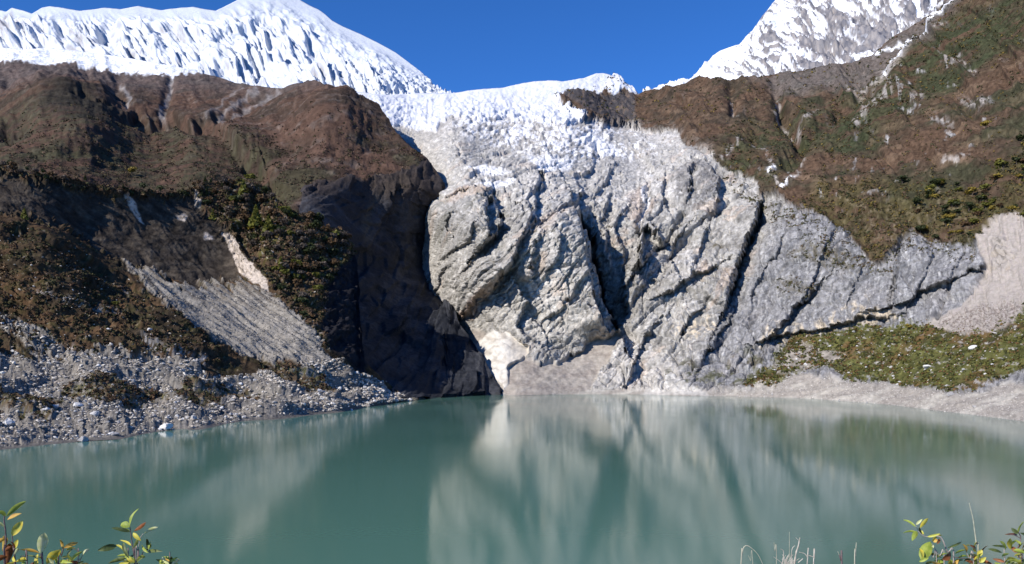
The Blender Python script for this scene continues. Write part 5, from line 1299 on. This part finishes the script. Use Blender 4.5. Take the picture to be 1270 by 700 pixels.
plant('leafy_shrub', 'shrub with yellow green leaves on pale stems at the lower right', 'shrub', 1.9, 1165,
      [([(1183, 704), (1175, 685), (1168, 668), (1160, 665), (1150, 666), (1144, 664), (1139, 659)], 1.2, .7, M_PALESTEM), ([(1171, 704), (1165, 690), (1158, 678)], 1, .6, M_PALESTEM), ([(1162, 704), (1157, 692), (1152, 682)], 1, .6, M_PALESTEM), ([(1139, 659), (1136, 652)], .5, .4, M_PALESTEM)],
      [((1136, 654), (1120, 645), 3.5, 'g'), ((1136, 651), (1144, 644), 3, 'p'), ((1141, 655), (1151, 643), 4.5, 'y'), ((1138, 661), (1120, 661), 3.5, 'g'), ((1137, 659), (1131, 671), 6, 'g'), ((1139, 660), (1146, 663), 5, 'y'), ((1144, 664), (1140, 654), 3, 'd'), ((1150, 666), (1166, 662), 3.5, 'y'),
       ((1157, 672), (1169, 664), 7, 'y'), ((1164, 671), (1156, 670), 6, 'o'), ((1165, 668), (1162, 675), 4, 'b'), ((1142, 694), (1154, 672), 13, 'g'), ((1144, 692), (1140, 680), 6, 'y'), ((1175, 680), (1193, 672), 3, 'd'), ((1168, 694), (1178, 684), 10, 'b'), ((1150, 688), (1168, 692), 4, 'd'),
       ((1159, 694), (1176, 686), 3, 'g'), ((1158, 680), (1150, 674), 5, 'p'), ((1140, 697), (1152, 692), 4, 'g'), ((1162, 699), (1176, 694), 4, 'g'), ((1148, 700), (1160, 697), 4, 'd')])
plant('leafy_shrub', 'sparse shrub with yellow tipped leaves under the tall bare stalk at lower right', 'shrub', 1.9, 1212,
      [([(1208, 704), (1203, 694), (1199, 686)], 1.1, .6, M_PALESTEM), ([(1214, 704), (1214, 694), (1213, 688)], 1, .7, M_PALESTEM), ([(1182, 691), (1198, 693), (1212, 691)], .6, .8)],
      [((1184, 687), (1199, 682), 3.5, 'g'), ((1199, 686), (1194, 675), 6, 'o'), ((1197, 678), (1206, 677), 3, 'y'), ((1211, 685), (1212, 672), 6.5, 'y'), ((1209, 683), (1202, 676), 4, 'b'), ((1213, 690), (1218, 682), 6, 'y'), ((1217, 686), (1225, 677), 4.5, 'b'), ((1199, 690), (1217, 692), 6, 'y'), ((1214, 695), (1231, 700), 5, 'b'),
       ((1200, 690), (1186, 693), 3, 'g'), ((1205, 694), (1196, 700), 4, 'd'), ((1203, 703), (1198, 696), 4, 'g')])
plant('leafy_shrub', 'dense yellow green shrub in the bottom right corner', 'shrub', 1.85, 1262,
      [([(1247, 704), (1246, 692), (1245, 682)], 1, .6, M_PALESTEM), ([(1268, 704), (1264, 692), (1262, 682), (1266, 668), (1263, 660)], 1.3, .7), ([(1250, 663), (1258, 664), (1266, 668)], .5, .7)],
      [((1247, 682), (1240, 671), 6, 'g'), ((1230, 677), (1250, 680), 3, 'd'), ((1225, 681), (1243, 686), 4, 'd'), ((1254, 682), (1253, 668), 7, 'y'), ((1251, 678), (1260, 671), 4, 'g'), ((1262, 664), (1246, 663), 3, 'b'), ((1263, 662), (1254, 655), 5, 'd'), ((1263, 662), (1270, 647), 4.5, 'g'), ((1275, 668), (1265, 661), 6, 'd'), ((1256, 683), (1272, 687), 6, 'g'),
       ((1262, 692), (1276, 680), 6, 'y'), ((1249, 692), (1269, 699), 6, 'g'), ((1248, 697), (1268, 704), 5, 'd'), ((1258, 690), (1269, 690), 5, 'y'), ((1262, 686), (1255, 678), 5, 'b'), ((1264, 680), (1272, 673), 6, 'y'), ((1246, 700), (1256, 694), 4, 'g'), ((1272, 695), (1262, 700), 7, 'y'), ((1266, 676), (1258, 670), 5, 'g'), ((1252, 687), (1243, 692), 4, 'g'), ((1276, 676), (1268, 682), 6, 'o')])
plant('bare_stalk', 'single thin pale stalk standing above the leaves at lower right', 'stalk', 1.9, 1214, [([(1213, 700), (1211, 676), (1209, 660), (1207, 645), (1205, 636), (1202, 624)], 1.1, .6, M_DRYGRASS)], [])
plant('grass_stalk', 'dry grass stalk bent over in an arch at the bottom', 'grass', 1.8, 925, [([(919, 704), (920, 690), (922, 680), (926, 677), (932, 680), (940, 688), (947, 702)], .9, .5, M_DRYGRASS), ([(934, 704), (931, 696), (928, 689)], .4, .3, M_DRYGRASS)], [])
tw = []
for i in range(20):
    a = _pr.uniform(-2.6, -.4) if i % 4 else _pr.uniform(-3.3, .1); L = _pr.uniform(9, 20); x0 = 975 + _pr.uniform(-6, 8); y0 = 714
    x1 = x0 + math.cos(a) * L; y1 = y0 + math.sin(a) * L * .75
    y1 = 700 + math.sin(a) * L * .75
    tw.append(([(976, 716), (x0, 704), ((x0 + x1) / 2 + _pr.uniform(-2, 2), (702 + y1) / 2), (x1, y1)], .8, .35, M_DRY))
tw += [([(977, 699), (977, 712), (976, 716)], 1, 1, M_DRY)] if False else []
tw += [([(976, 760), (976, 735), (976, 714)], 1.8, 1.6, M_DRY), ([(984, 712), (987, 688), (990, 678), (992, 667)], 1.7, .8, M_DRY), ([(990, 670), (987, 667)], .6, .4, M_DRY), ([(979, 712), (979, 680), (979, 660)], .5, .3, M_DRYGRASS), ([(963, 700), (961, 684), (960, 673)], .6, .35, M_DRYGRASS),
       ([(1001, 702), (1001, 692), (998, 687), (991, 685)], .9, .5, M_DRY), ([(1009, 703), (1010, 693), (1006, 690), (1001, 689)], 1.0, .5, M_DRY), ([(990, 698), (996, 693)], .9, .7, M_DRY), ([(969, 712), (972, 686), (968, 681)], .8, .4, M_DRY), ([(980, 712), (982, 683), (986, 677)], .8, .4, M_DRY)]
plant('dead_shrub', 'tangle of bleached dead twigs poking up at the bottom right of centre', 'dead shrub', 1.8, 978, tw, [])
plant('grass_stalk', 'short reddish dead stalk just right of the bleached twigs', 'grass', 1.8, 1043, [([(1044, 704), (1043, 696), (1041, 688)], 1.3, 1.0, M_STEM), ([(1041, 689), (1039, 684)], .4, .3, M_DRYGRASS)], [])
plant('grass_stalk', 'straight yellow green grass blade between the dead twigs and the right shrub', 'grass', 1.8, 1061, [([(1060, 704), (1061, 690), (1062, 673)], 1.4, .5, M_DRYGRASS)], [])
print('script', round(time.time() - T0, 1))
